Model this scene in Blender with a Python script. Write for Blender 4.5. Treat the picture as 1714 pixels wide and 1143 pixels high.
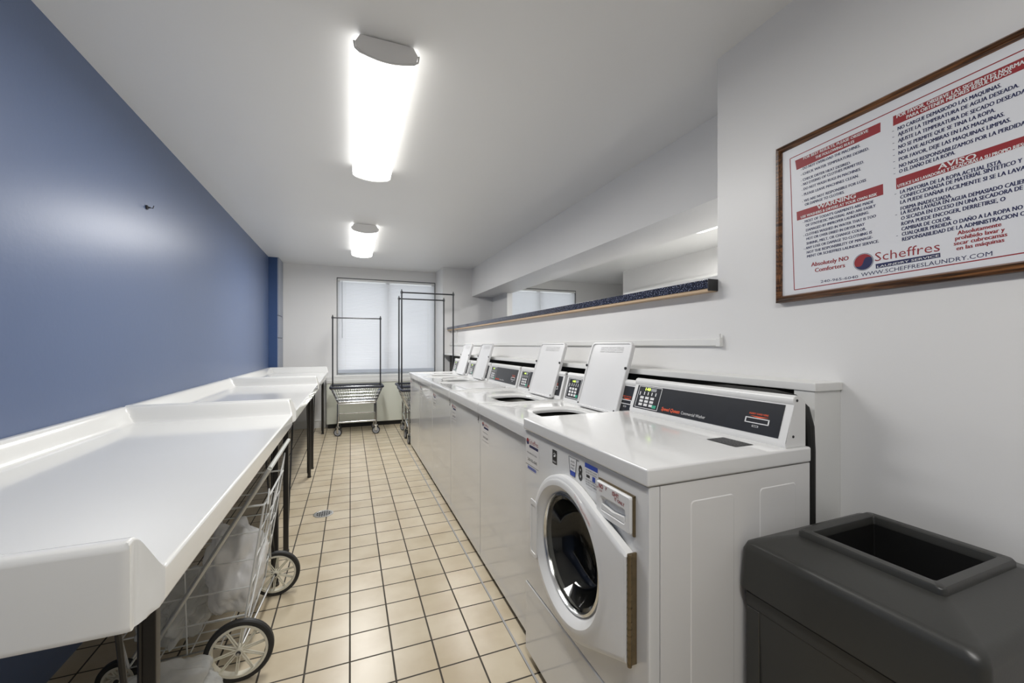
import bpy, bmesh, math, random
from mathutils import Vector, Matrix, noise
SC = bpy.context.scene
COL = SC.collection
for o in list(bpy.data.objects): bpy.data.objects.remove(o)
random.seed(4)
PI = math.pi

# ------------------------------------------------------------------ camera
CAMH = 1.205
cd = bpy.data.cameras.new('camera'); cam = bpy.data.objects.new('camera', cd); COL.objects.link(cam)
cam.location = (0, 0, CAMH); cam.rotation_euler = (PI/2, 0, -0.3775)
cd.sensor_width = 36; cd.lens = 682/1714*36; cd.shift_y = 6.5/1714; cd.clip_start = .02
SC.camera = cam
# ------------------------------------------------------------------ world (daylight outside the windows)
w = bpy.data.worlds.new('world'); SC.world = w; w.use_nodes = True
bg = w.node_tree.nodes['Background']; bg.inputs[0].default_value = (.90, .95, 1, 1); bg.inputs[1].default_value = .85
# ------------------------------------------------------------------ exposure
SC.view_settings.view_transform = 'Standard'; SC.view_settings.look = 'None'
SC.view_settings.gamma = 1; SC.view_settings.use_curve_mapping = False
SC.view_settings.exposure = 0.95
LIGHT = 1.45          # emission of the lit ceiling diffusers
TUBE = 11.5          # watts of the tubes in each ceiling light

# ------------------------------------------------------------------ materials
def mat(name, col, rough=.5, metal=0, spec=None, coat=0, emit=None, estr=0, trans=0, alpha=1, bump=None, var=None, ior=None):
    m = bpy.data.materials.new(name); m.use_nodes = True
    nt = m.node_tree; b = nt.nodes['Principled BSDF']
    b.inputs['Base Color'].default_value = (*col, 1); b.inputs['Roughness'].default_value = rough
    b.inputs['Metallic'].default_value = metal
    if spec is not None: b.inputs['Specular IOR Level'].default_value = spec
    if ior: b.inputs['IOR'].default_value = ior
    if coat: b.inputs['Coat Weight'].default_value = coat; b.inputs['Coat Roughness'].default_value = .05
    if emit: b.inputs['Emission Color'].default_value = (*emit, 1); b.inputs['Emission Strength'].default_value = estr
    if trans: b.inputs['Transmission Weight'].default_value = trans
    if alpha < 1: b.inputs['Alpha'].default_value = alpha
    if bump or var:
        tc = nt.nodes.new('ShaderNodeTexCoord')
    if bump:
        n = nt.nodes.new('ShaderNodeTexNoise'); n.inputs['Scale'].default_value = bump[0]; n.inputs['Detail'].default_value = 4
        bp = nt.nodes.new('ShaderNodeBump'); bp.inputs['Strength'].default_value = bump[1]; bp.inputs['Distance'].default_value = bump[2]
        nt.links.new(tc.outputs['Object'], n.inputs['Vector']); nt.links.new(n.outputs['Fac'], bp.inputs['Height'])
        nt.links.new(bp.outputs['Normal'], b.inputs['Normal'])
    if var:   # (scale, amount)
        n = nt.nodes.new('ShaderNodeTexNoise'); n.inputs['Scale'].default_value = var[0]; n.inputs['Detail'].default_value = 3
        r = nt.nodes.new('ShaderNodeMixRGB')
        r.inputs[1].default_value = tuple(c*(1-var[1]) for c in col)+(1,); r.inputs[2].default_value = tuple(min(1, c*(1+var[1])) for c in col)+(1,)
        nt.links.new(tc.outputs['Object'], n.inputs['Vector']); nt.links.new(n.outputs['Fac'], r.inputs[0]); nt.links.new(r.outputs[0], b.inputs['Base Color'])
    return m
M = {}
M['wall'] = mat('white_wall_paint', (.80, .795, .785), .38, bump=(60, .06, .003), var=(1.3, .02))
M['ceil'] = mat('ceiling_paint', (.82, .82, .81), .42, bump=(40, .06, .003), var=(1.5, .02))
M['blue'] = mat('blue_wall_paint', (.10, .14, .25), .36, bump=(55, .10, .003), var=(1.2, .05))
M['bluedark'] = mat('deep_blue_paint', (.035, .075, .19), .4)
M['bluegrey'] = mat('blue_grey_paint', (.30, .33, .40), .4)
M['trim'] = mat('white_trim', (.78, .78, .76), .35)
M['heater'] = mat('grey_green_panel', (.78, .80, .70), .4, var=(3, .05))
M['enamel'] = mat('white_enamel', (.745, .745, .735), .14, coat=.4)
M['enamel2'] = mat('washer_side_enamel', (.76, .75, .735), .22, coat=.2)
M['plast'] = mat('white_plastic', (.76, .76, .75), .3)
M['lidp'] = mat('lid_enamel', (.75, .75, .75), .25)
M['fib'] = mat('white_fibreglass', (.75, .75, .73), .13, coat=.3, var=(2, .01))
M['black'] = mat('black_panel', (.018, .019, .022), .3, var=(30, .2))
M['void'] = mat('dark_rubber', (.012, .012, .011), .6)  # hose black, also painting shade in gaps and under machines
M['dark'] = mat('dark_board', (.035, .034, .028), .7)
M['legm'] = mat('dark_leg_paint', (.022, .020, .018), .35)
M['pole'] = mat('dark_steel_pole', (.06, .062, .066), .35, metal=.6)
M['chrome'] = mat('chrome', (.70, .71, .72), .16, metal=1)
M['steel'] = mat('brushed_steel', (.55, .55, .54), .32, metal=1)
M['tub'] = mat('steel_tub', (.13, .13, .12), .35, metal=1)
M['drum'] = mat('dark_steel_drum', (.16, .16, .15), .35, metal=.9)
M['wire'] = mat('white_coated_wire', (.72, .73, .72), .3)
M['rail'] = mat('grey_tube', (.60, .61, .58), .3, metal=.3)
M['bumper'] = mat('black_vinyl_bumper', (.028, .032, .048), .5)
M['tire'] = mat('black_tyre', (.02, .02, .02), .55)
M['spoke'] = mat('cream_plastic', (.72, .69, .58), .4)
M['hub'] = mat('grey_caster_wheel', (.33, .34, .36), .4)
M['wood'] = None
M['diff'] = mat('lit_diffuser', (.9, .9, .9), .4, emit=(1, .99, .97), estr=LIGHT)
M['cap'] = mat('fixture_end_cap', (.93, .92, .90), .4)
M['red'] = mat('sign_red', (.30, .022, .028), .45)
M['navy'] = mat('sign_navy', (.018, .022, .09), .45)
M['paper'] = mat('sign_sheet', (.76, .77, .80), .35)
M['ink'] = mat('black_ink', (.02, .02, .022), .5)
M['orange'] = mat('orange_red_ink', (.75, .10, .03), .5)
M['green'] = mat('green_key', (.03, .35, .22), .5)
M['blueink'] = mat('blue_ink', (.02, .06, .38), .5)
M['greyink'] = mat('grey_ink', (.38, .38, .38), .5)
M['whiteink'] = mat('white_ink', (.75, .75, .75), .5)
M['pink'] = mat('faded_red_ink', (.72, .42, .40), .5)
M['digit'] = mat('lit_digits', (.3, .5, .05), .5, emit=(.65, 1, .12), estr=1.2)
M['bin'] = mat('charcoal_plastic', (.036, .036, .033), .36, bump=(180, .12, .001))
M['binopen'] = mat('black_bin_liner', (.012, .012, .012), .3)
M['hinge'] = mat('worn_brass', (.22, .17, .10), .4, metal=.8, var=(40, .3))
M['wood2'] = mat('raw_wood', (.58, .42, .27), .6)
M['rubber'] = mat('grey_rubber', (.10, .10, .10), .5)
M['gask'] = mat('gasket', (.30, .30, .29), .45)
M['frameal'] = mat('window_frame_grey', (.13, .135, .14), .45)  # dark grey for the painted shadow at the blind recess
M['blindb'] = mat('blind_rail', (.55, .59, .66), .4)
def glass(name, col=(1, 1, 1), rough=0.0, mixv=.12):
    m = bpy.data.materials.new(name); m.use_nodes = True; nt = m.node_tree; nt.nodes.clear()
    out = nt.nodes.new('ShaderNodeOutputMaterial'); t = nt.nodes.new('ShaderNodeBsdfTransparent'); g = nt.nodes.new('ShaderNodeBsdfGlossy')
    mx = nt.nodes.new('ShaderNodeMixShader'); lw = nt.nodes.new('ShaderNodeLayerWeight'); lw.inputs[0].default_value = .5
    pw = nt.nodes.new('ShaderNodeMath'); pw.operation = 'POWER'; pw.inputs[1].default_value = 4
    fr = nt.nodes.new('ShaderNodeMath'); fr.operation = 'MULTIPLY_ADD'; fr.inputs[1].default_value = .5; fr.inputs[2].default_value = .05
    nt.links.new(lw.outputs['Facing'], pw.inputs[0]); nt.links.new(pw.outputs[0], fr.inputs[0])
    t.inputs[0].default_value = (*col, 1); g.inputs[1].default_value = rough
    nt.links.new(fr.outputs[0], mx.inputs[0]); nt.links.new(t.outputs[0], mx.inputs[1]); nt.links.new(g.outputs[0], mx.inputs[2]); nt.links.new(mx.outputs[0], out.inputs[0])
    return m
M['glass'] = glass('window_glass')
M['doorglass'] = glass('tinted_door_glass', (.42, .42, .40), .03)
def translucent(name, col, fac, tfac=0.0, rough=.3):
    m = bpy.data.materials.new(name); m.use_nodes = True; nt = m.node_tree; b = nt.nodes['Principled BSDF']; out = nt.nodes['Material Output']
    b.inputs['Base Color'].default_value = (*col, 1); b.inputs['Roughness'].default_value = rough
    t = nt.nodes.new('ShaderNodeBsdfTranslucent'); t.inputs[0].default_value = (*col, 1)
    mx = nt.nodes.new('ShaderNodeMixShader'); mx.inputs[0].default_value = fac
    nt.links.new(b.outputs[0], mx.inputs[1]); nt.links.new(t.outputs[0], mx.inputs[2]); last = mx
    if tfac:
        tr = nt.nodes.new('ShaderNodeBsdfTransparent'); m2 = nt.nodes.new('ShaderNodeMixShader'); m2.inputs[0].default_value = tfac
        nt.links.new(mx.outputs[0], m2.inputs[1]); nt.links.new(tr.outputs[0], m2.inputs[2]); last = m2
    nt.links.new(last.outputs[0], out.inputs[0])
    return m
M['slat'] = translucent('blind_slat', (.83, .84, .86), .35)
M['bag'] = translucent('white_bag', (.93, .93, .93), .3, 0, .3)
M['film'] = translucent('clear_film', (.90, .92, .92), .4, .40, .12)

def tile_material():
    m = bpy.data.materials.new('cream_quarry_tile'); m.use_nodes = True; nt = m.node_tree; b = nt.nodes['Principled BSDF']; L = nt.links
    tc = nt.nodes.new('ShaderNodeTexCoord'); mp = nt.nodes.new('ShaderNodeMapping'); mp.inputs['Location'].default_value = (.002, -.114, 0)
    br = nt.nodes.new('ShaderNodeTexBrick'); br.offset = 0; br.squash = 1
    br.inputs['Scale'].default_value = 1; br.inputs['Brick Width'].default_value = .1555; br.inputs['Row Height'].default_value = .1555
    br.inputs['Mortar Size'].default_value = .0036; br.inputs['Mortar Smooth'].default_value = .15; br.inputs['Bias'].default_value = 0
    br.inputs['Color1'].default_value = (.55, .475, .345, 1); br.inputs['Color2'].default_value = (.63, .55, .415, 1); br.inputs['Mortar'].default_value = (.055, .046, .035, 1)
    L.new(tc.outputs['Object'], mp.inputs['Vector']); L.new(mp.outputs[0], br.inputs['Vector'])
    n = nt.nodes.new('ShaderNodeTexNoise'); n.inputs['Scale'].default_value = 5; n.inputs['Detail'].default_value = 5
    L.new(tc.outputs['Object'], n.inputs['Vector'])
    mx = nt.nodes.new('ShaderNodeMixRGB'); mx.blend_type = 'MULTIPLY'; mx.inputs[0].default_value = .35
    cr = nt.nodes.new('ShaderNodeValToRGB'); cr.color_ramp.elements[0].position = .35; cr.color_ramp.elements[0].color = (.62, .52, .38, 1); cr.color_ramp.elements[1].position = .6; cr.color_ramp.elements[1].color = (1, 1, 1, 1)
    L.new(n.outputs['Fac'], cr.inputs[0]); L.new(br.outputs['Color'], mx.inputs[1]); L.new(cr.outputs[0], mx.inputs[2]); L.new(mx.outputs[0], b.inputs['Base Color'])
    ma = nt.nodes.new('ShaderNodeMath'); ma.operation = 'MULTIPLY_ADD'; ma.inputs[1].default_value = .45; ma.inputs[2].default_value = .30
    L.new(br.outputs['Fac'], ma.inputs[0]); L.new(ma.outputs[0], b.inputs['Roughness'])
    bp = nt.nodes.new('ShaderNodeBump'); bp.invert = True; bp.inputs['Strength'].default_value = .6; bp.inputs['Distance'].default_value = .003
    L.new(br.outputs['Fac'], bp.inputs['Height']); L.new(bp.outputs[0], b.inputs['Normal'])
    return m
M['tile'] = tile_material()
def speckle_material():
    m = bpy.data.materials.new('speckled_laminate'); m.use_nodes = True; nt = m.node_tree; b = nt.nodes['Principled BSDF']; L = nt.links
    tc = nt.nodes.new('ShaderNodeTexCoord'); v = nt.nodes.new('ShaderNodeTexNoise'); v.inputs['Scale'].default_value = 190; v.inputs['Detail'].default_value = 2
    cr = nt.nodes.new('ShaderNodeValToRGB'); e = cr.color_ramp.elements
    e[0].position = .50; e[0].color = (.008, .009, .018, 1); e[1].position = .74; e[1].color = (.55, .58, .68, 1)
    k = cr.color_ramp.elements.new(.60); k.color = (.05, .06, .12, 1)
    L.new(tc.outputs['Object'], v.inputs['Vector']); L.new(v.outputs['Fac'], cr.inputs[0]); L.new(cr.outputs[0], b.inputs['Base Color']); b.inputs['Roughness'].default_value = .2
    return m
M['lam'] = speckle_material()
def wood_material():
    m = bpy.data.materials.new('brown_oak_frame'); m.use_nodes = True; nt = m.node_tree; b = nt.nodes['Principled BSDF']; L = nt.links
    tc = nt.nodes.new('ShaderNodeTexCoord'); mp = nt.nodes.new('ShaderNodeMapping'); mp.inputs['Scale'].default_value = (160, 8, 120)
    n = nt.nodes.new('ShaderNodeTexNoise'); n.inputs['Scale'].default_value = 1; n.inputs['Detail'].default_value = 6; n.inputs['Distortion'].default_value = .6
    cr = nt.nodes.new('ShaderNodeValToRGB'); e = cr.color_ramp.elements
    e[0].position = .38; e[0].color = (.035, .012, .004, 1); e[1].position = .68; e[1].color = (.27, .115, .042, 1)
    L.new(tc.outputs['Object'], mp.inputs[0]); L.new(mp.outputs[0], n.inputs['Vector']); L.new(n.outputs['Fac'], cr.inputs[0]); L.new(cr.outputs[0], b.inputs['Base Color']); b.inputs['Roughness'].default_value = .3
    return m
M['wood'] = wood_material()

# ------------------------------------------------------------------ mesh helpers
class MB:
    def __init__(s): s.bm = bmesh.new()
    def box(s, x0, x1, y0, y1, z0, z1, bev=0, seg=2, mtx=None):
        r = bmesh.ops.create_cube(s.bm, size=1); v = r['verts']
        for q in v: q.co = Vector((x0+(q.co.x+.5)*(x1-x0), y0+(q.co.y+.5)*(y1-y0), z0+(q.co.z+.5)*(z1-z0)))
        if mtx is not None:
            for q in v: q.co = mtx @ q.co
        if bev:
            ed = list({e for q in v for e in q.link_edges})
            bmesh.ops.bevel(s.bm, geom=ed, offset=bev, segments=seg, affect='EDGES', profile=.5)
        return s
    def shell(s, x0, x1, y0, y1, z0, z1, t, open_):
        if open_ != 'front': s.box(x0, x0+t, y0, y1, z0, z1)
        s.box(x1-t, x1, y0, y1, z0, z1)
        xa = x0 if open_ == 'front' else x0+t
        s.box(xa, x1-t, y0, y0+t, z0, z1); s.box(xa, x1-t, y1-t, y1, z0, z1)
        s.box(xa, x1-t, y0+t, y1-t, z0, z0+t)
        if open_ != 'top': s.box(xa, x1-t, y0+t, y1-t, z1-t, z1)
        return s
    def tube(s, pts, r, n=10, closed=False, cap=True):
        pts = [Vector(p) for p in pts]; rings = []
        N = len(pts)
        prev = None
        for i, p in enumerate(pts):
            if closed: t = (pts[(i+1) % N]-pts[i-1]).normalized()
            elif i == 0: t = (pts[1]-p).normalized()
            elif i == N-1: t = (p-pts[i-1]).normalized()
            else: t = ((pts[i+1]-p).normalized()+(p-pts[i-1]).normalized()).normalized()
            if prev is None:
                a = Vector((0, 0, 1)) if abs(t.z) < .9 else Vector((1, 0, 0)); u = t.cross(a).normalized()
            else: u = (prev - t*prev.dot(t)).normalized()
            prev = u; vv = t.cross(u)
            rr = r[i] if isinstance(r, (list, tuple)) else r
            rings.append([s.bm.verts.new(p+rr*(math.cos(2*PI*k/n)*u+math.sin(2*PI*k/n)*vv)) for k in range(n)])
        M_ = N if closed else N-1
        for i in range(M_):
            A, B = rings[i], rings[(i+1) % N]
            for k in range(n): s.bm.faces.new((A[k], A[(k+1) % n], B[(k+1) % n], B[k]))
        if cap and not closed:
            s.bm.faces.new(rings[0][::-1]); s.bm.faces.new(rings[-1])
        return s
    def prism(s, poly, h0, h1, axis='y', bev=0):
        # poly: list of 2D points; axis y: (x,z); axis x: (y,z); axis z: (x,y)
        def P(a, b, h): return {'y': (a, h, b), 'x': (h, a, b), 'z': (a, b, h)}[axis]
        A = [s.bm.verts.new(P(a, b, h0)) for a, b in poly]; B = [s.bm.verts.new(P(a, b, h1)) for a, b in poly]
        n = len(poly); f1 = s.bm.faces.new(A[::-1]); f2 = s.bm.faces.new(B); fs = [f1, f2]
        for i in range(n): fs.append(s.bm.faces.new((A[i], A[(i+1) % n], B[(i+1) % n], B[i])))
        if bev:
            ed = [e for e in f1.edges]+[e for e in f2.edges]
            bmesh.ops.bevel(s.bm, geom=ed, offset=bev, segments=2, affect='EDGES')
        return s
    def lathe(s, prof, c, axis='z', n=32, a0=0, a1=2*PI):
        # prof list of (radius, height)
        c = Vector(c); full = abs(a1-a0-2*PI) < 1e-6; cols = []
        K = n if full else n+1
        for k in range(K):
            a = a0+(a1-a0)*k/n; col = []
            for (r, h) in prof:
                q = {'z': Vector((r*math.cos(a), r*math.sin(a), h)), 'y': Vector((r*math.cos(a), h, r*math.sin(a))), 'x': Vector((h, r*math.cos(a), r*math.sin(a)))}[axis]
                col.append(s.bm.verts.new(c+q))
            cols.append(col)
        for k in range(n):
            A, B = cols[k], cols[(k+1) % K]
            for i in range(len(prof)-1): s.bm.faces.new((A[i], B[i], B[i+1], A[i+1]))
        return s
    def quad(s, pts):
        s.bm.faces.new([s.bm.verts.new(p) for p in pts]); return s
    def loft(s, loops, cap0=True, cap1=True):
        R = [[s.bm.verts.new(p) for p in L] for L in loops]; n = len(R[0])
        for A, B in zip(R, R[1:]):
            for k in range(n): s.bm.faces.new((A[k], A[(k+1) % n], B[(k+1) % n], B[k]))
        if cap0: s.bm.faces.new(R[0][::-1])
        if cap1: s.bm.faces.new(R[-1])
        return s
    def build(s, name, m, parent=None, smooth=True, angle=35, off=None):
        bmesh.ops.remove_doubles(s.bm, verts=s.bm.verts, dist=1e-5)
        bmesh.ops.recalc_face_normals(s.bm, faces=s.bm.faces)
        me = bpy.data.meshes.new(name); s.bm.to_mesh(me); s.bm.free()
        if smooth:
            for p in me.polygons: p.use_smooth = True
            me.set_sharp_from_angle(angle=math.radians(angle))
        me.materials.append(M[m] if isinstance(m, str) else m)
        o = bpy.data.objects.new(name, me); COL.objects.link(o)
        if smooth: wn = o.modifiers.new('weighted_normals', 'WEIGHTED_NORMAL'); wn.keep_sharp = True
        if parent is not None: o.parent = parent
        if off is not None: o.location = off
        return o
def tag(o, label, cat, group=None, kind=None):
    if label: o['label'] = label
    if cat: o['category'] = cat
    if group: o['group'] = group
    if kind: o['kind'] = kind
    return o
def empty(name, label, cat, loc=(0, 0, 0), group=None):
    o = bpy.data.objects.new(name, None); COL.objects.link(o); o.location = loc; o.empty_display_size = .1
    return tag(o, label, cat, group)
def struct(name, mb, m, label=None, parent=None, **k):
    o = mb.build(name, m, parent, **k); o['kind'] = 'structure'
    if label: o['label'] = label
    return o
def rrect(x0, x1, y0, y1, r, n=5):
    P = []
    for cx, cy, a in ((x1-r, y1-r, 0), (x0+r, y1-r, PI/2), (x0+r, y0+r, PI), (x1-r, y0+r, 1.5*PI)):
        for k in range(n+1): P.append((cx+r*math.cos(a+PI/2*k/n), cy+r*math.sin(a+PI/2*k/n)))
    return P

# text written onto a surface: P0 start of the baseline, P1 its end, up vector with length = cap height
_tc = {}
def text_polys(string, bold, italic):
    key = (string, bold, italic)
    if key in _tc: return _tc[key]
    c = bpy.data.curves.new('t', 'FONT'); c.body = string; c.resolution_u = 2; c.offset = bold if (bold < 0 or (bold >= .02 and 'M' not in string)) else 0; c.shear = italic; c.fill_mode = 'FRONT'
    o = bpy.data.objects.new('t', c); COL.objects.link(o)
    me = bpy.data.meshes.new_from_object(o)
    vs = [v.co.copy() for v in me.vertices]; fs = [tuple(p.vertices) for p in me.polygons]
    bpy.data.objects.remove(o); bpy.data.curves.remove(c); bpy.data.meshes.remove(me)
    _tc[key] = (vs, fs); return _tc[key]
_cap = []
def add_text(mb, string, P0, P1, up, bold=.012, italic=0, cap=None):
    if not _cap: _cap.append(max(v.y for v in text_polys('H', 0, 0)[0]))
    cap = _cap[0]
    vs, fs = text_polys(string, bold, italic)
    if not vs: return
    x0 = min(v.x for v in vs); x1 = max(v.x for v in vs)
    P0 = Vector(P0); P1 = Vector(P1); up = Vector(up); d = (P1-P0)
    W = [mb.bm.verts.new(P0+d*((v.x-x0)/(x1-x0))+up*(v.y/cap)) for v in vs]
    for f in fs:
        try: mb.bm.faces.new([W[i] for i in f])
        except ValueError: pass

# ================================================================== THE ROOM
CZ = 2.378; XL = -1.009; XW = 1.40; XS = 1.735; XB = 2.15; YE = 6.58; YB = -2.6
f = MB(); f.quad([(-1.3, YB-.1, 0), (5.7, YB-.1, 0), (5.7, YE+.2, 0), (-1.3, YE+.2, 0)])
struct('floor', f, 'tile', 'cream square ceramic tiles with dark grout', smooth=False)
f = MB(); f.box(XB+.001, 5.5, YB, YE-.001, 0, .004); struct('floor_next_room', f, 'greyink', smooth=False)  # unseen grey slab added to keep the bounce light neutral
f = MB(); f.box(-1.3, 5.7, YB-.1, YE+.2, CZ, CZ+.08); struct('ceiling', f, 'ceil', smooth=False)
f = MB(); f.box(XL-.12, XL, YB, YE+.1, 0, CZ); struct('wall_left', f, 'blue', 'blue painted wall', smooth=False)
f = MB(); f.box(XL, -.905, 6.2, YE, 0, CZ); o = struct('wall_pilaster', f, 'bluedark', 'deep blue column at the end of the blue wall', smooth=False)  # column front darker than the blue wall
f = MB(); f.box(-.9049, -.890, 6.2, YE, 0, 1.30); f.box(-.9049, -.890, 6.2, YE, 1.31, 1.60); f.box(-.9049, -.890, 6.2, YE, 1.61, CZ)  # lighter grey-blue paints the light falling on the column's side
struct('trim_1', f, 'bluegrey', 'grey side facing of the blue column', smooth=False)
# far wall with the two window openings
WX0, WX1, WZ0, WZ1 = -.19, 1.275, .765, 2.215
VX0, VX1 = 2.42, 3.88
f = MB()
f.box(XL-.12, WX0, YE, YE+.14, 0, CZ); f.box(WX0, WX1, YE, YE+.14, 0, WZ0); f.box(WX0, WX1, YE, YE+.14, WZ1, CZ)
f.box(WX1, VX0, YE, YE+.14, 0, CZ); f.box(VX0, VX1, YE, YE+.14, 0, WZ0); f.box(VX0, VX1, YE, YE+.14, WZ1, CZ); f.box(VX1, 5.7, YE, YE+.14, 0, CZ)
struct('wall_far', f, 'wall', smooth=False)
f = MB(); f.box(1.285, XB, 6.05, YE, 0, CZ); struct('wall_far_column', f, 'wall', 'white column right of the window', smooth=False)
f = MB(); f.box(XW, XB, YB, 1.243, 0, CZ); struct('wall_right', f, 'wall', 'white wall carrying the framed notice', smooth=False)
f = MB(); f.box(XW, XB, 1.243, 6.05, 0, 1.425); struct('wall_right_low', f, 'wall', 'low white wall under the black counter shelf', smooth=False)
f = MB(); f.box(XS, XB, 1.243, 6.05, 1.955, CZ); struct('wall_right_header', f, 'wall', 'white boxed header above the wall opening', smooth=False)
f = MB(); f.box(XB-.08, XB, 5.41, 6.05, 1.425, 1.955); struct('wall_right_jamb', f, 'wall', smooth=False)
f = MB(); f.box(-1.3, 5.7, YB-.12, YB, 0, CZ); struct('wall_rear', f, 'wall', smooth=False)
f = MB(); f.box(4.05, 5.6, YB, 5.40, 0, CZ); struct('wall_next_room', f, 'wall', 'white wall of the room beyond the opening', smooth=False)
f = MB(); f.box(4.02, 4.05, YB, 5.28, 0, 2.06); struct('trim_2', f, 'trim', smooth=False)
f = MB(); f.box(5.58, 5.7, 5.4, YE, 0, CZ); struct('wall_next_room_end', f, 'wall', smooth=False)
f = MB(); f.box(1.47, 1.485, 1.244, 1.95, 1.476, 1.506); struct('trim_3', f, 'trim', smooth=False)
f = MB(); f.box(XL, -.335, YE-.014, YE, 0, .11); f.box(XL, -.335, YE-.018, YE, .10, .112); struct('baseboard_far', f, 'trim', smooth=False)
f = MB(); f.box(.618, .626, 1.0, 5.0, 0, .0012); struct('trim_4', f, 'greyink', 'thin grey seam along the machines', smooth=False)

def window(n, x0, x1):
    f = MB(); t = .045; y0, y1 = YE+.06, YE+.11
    f.box(x0, x0+t, y0, y1, WZ0, WZ1); f.box(x1-t, x1, y0, y1, WZ0, WZ1); f.box(x0+t, x1-t, y0, y1, WZ0, WZ0+t); f.box(x0+t, x1-t, y0, y1, WZ1-t, WZ1)
    xm = x0+(x1-x0)*.5; f.box(xm-.03, xm+.03, y0, y1, WZ0+t, WZ1-t)
    wn = struct('window_%d' % n, f, 'trim', 'window frame behind a white blind', smooth=False)
    g = MB(); g.box(x0+t, x1-t, YE+.083, YE+.087, WZ0+t, WZ1-t); g.build('glass_pane', 'glass', wn, smooth=False)
    # dark strips that paint the shadow around the blind recess
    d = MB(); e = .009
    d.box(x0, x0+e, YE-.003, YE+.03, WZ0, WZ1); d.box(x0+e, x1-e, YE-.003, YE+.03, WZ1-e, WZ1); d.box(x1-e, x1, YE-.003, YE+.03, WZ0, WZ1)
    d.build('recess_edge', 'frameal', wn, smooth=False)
    s = MB(); s.box(x0-.03, x1+.0, YE-.05, YE-.0005, WZ0-.028, WZ0-.001, .004); s.build('sill', 'trim', wn)
    return wn
window(1, WX0, WX1); window(2, VX0, VX1)
def blind(x0, x1, label):
    r = empty('window_blind', label, 'blind', ((x0+x1)/2, YE+.01, WZ0))
    def b(f, n, m, **k):
        o = f.build(n, m, r, **k); o.matrix_parent_inverse = Matrix.Translation(-r.location); return o
    f = MB(); f.box(x0+.015, x1-.015, YE-.012, YE+.03, WZ1-.045, WZ1-.014, .003); b(f, 'headrail', 'plast')
    f = MB(); f.box(x0+.02, x1-.02, YE-.008, YE+.022, WZ0+.028, WZ0+.078, .004); b(f, 'bottom_rail', 'blindb')
    f = MB(); z = WZ0+.09; wd = .0125; a = math.radians(66)
    while z < WZ1-.05:
        pts = []
        for k in (-1, -.33, .33, 1):
            pts.append((.008+k*wd*math.cos(a)+.0012*(1-k*k)*2, z+k*wd*math.sin(a)))
        for (ya, za), (yb, zb) in zip(pts, pts[1:]):
            f.quad([(x0+.018, YE+ya, za), (x1-.018, YE+ya, za), (x1-.018, YE+yb, zb), (x0+.018, YE+yb, zb)])
        z += .0215
    b(f, 'slats', 'slat', angle=60)
    f = MB()
    for x in (x0+.12, (x0+x1)/2, x1-.12): f.tube([(x, YE-.009, WZ1-.05), (x, YE-.009, WZ0+.06)], .001, 5)
    b(f, 'ladder_cord', 'trim')
    f = MB(); f.tube([(x0+.075, YE-.018, WZ1-.05), (x0+.078, YE-.018, WZ0+.55)], .0035, 6); b(f, 'wand', 'hub')
    return r
blind(WX0, WX1, 'white horizontal mini blind closed over the window at the end of the aisle')
blind(VX0, VX1, 'white horizontal mini blind seen through the wall opening above the black shelf')

# heater cover under the window
r = empty('heater_cover', 'long grey-green heater cover with a black toe gap under the window', 'heater', (.48, 6.5, 0))
def sub(f, n, m, root, label=None, **k):
    o = f.build(n, m, root, **k); o.matrix_parent_inverse = Matrix.Translation(-root.location)
    if label: o['label'] = label
    return o
f = MB(); f.box(-.32, 1.284, 6.43, 6.579, .065, .655, .006); sub(f, 'front_panel', 'heater', r)
f = MB(); f.box(-.325, 1.284, 6.42, 6.579, .655, .70, .004); f.box(-.325, 1.284, 6.44, 6.579, .70, .735); sub(f, 'top_cap', 'trim', r)
f = MB(); f.box(-.30, 1.28, 6.47, 6.579, 0, .065); sub(f, 'toe_recess', 'void', r)  # black fill paints the dark of the toe gap

# ================================================================== ceiling lights
def light(x0, x1, y0, y1, label, zt=CZ, watts=None):
    r = empty('ceiling_light', label, 'light', ((x0+x1)/2, (y0+y1)/2, zt-.09)); W = x1-x0; xc = (x0+x1)/2
    f = MB(); f.box(x0+.03, x1-.03, y0+.02, y1-.02, zt-.034, zt-.0005, .003); sub(f, 'housing', 'cap', r)
    # wraparound lens profile
    P = [(x0, zt-.034), (x0+.004, zt-.058), (x0+.02, zt-.070)]
    for k in range(1, 8):
        t = k/8; P.append((x0+.02+(W-.04)*t, zt-.070-.016*math.sin(PI*t)))
    P += [(x1-.02, zt-.070), (x1-.004, zt-.058), (x1, zt-.034)]
    f = MB(); f.prism(P, y0+.012, y1-.012, 'y'); sub(f, 'diffuser', 'diff', r, angle=50)
    C = [(x0+.004, zt-.034)]+[(a+(.004 if a < xc-.05 else -.004 if a > xc+.05 else 0), b+.002) for a, b in P[1:-1]]+[(x1-.004, zt-.034), (x1-.022, zt-.004), (x0+.022, zt-.004)]
    for ya, yb, yl in ((y0, y0+.014, y0+.003), (y1-.014, y1, y1-.003)):
        f = MB(); f.prism(C, ya, yb, 'y', .002); cp = sub(f, 'end_cap', 'cap', r)
        f = MB(); f.tube([(a, yl, b) for a, b in P], .0038, 8); f.build('cap_lip', 'trim', cp)
    ld = bpy.data.lights.new('tube_light', 'AREA'); ld.shape = 'RECTANGLE'; ld.size = W-.03; ld.size_y = y1-y0-.06
    ld.energy = TUBE if watts is None else watts; ld.color = (1, .985, .96)
    lo = bpy.data.objects.new('tube_light', ld); COL.objects.link(lo); lo.parent = r; lo.location = (0, 0, -.0035)
    return r
light(.012, .252, 1.63, 2.86, 'long lit wraparound ceiling light, the large one nearer the camera')
light(.010, .255, 4.18, 5.40, 'lit wraparound ceiling light near the window, the small farther one', watts=18)
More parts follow.
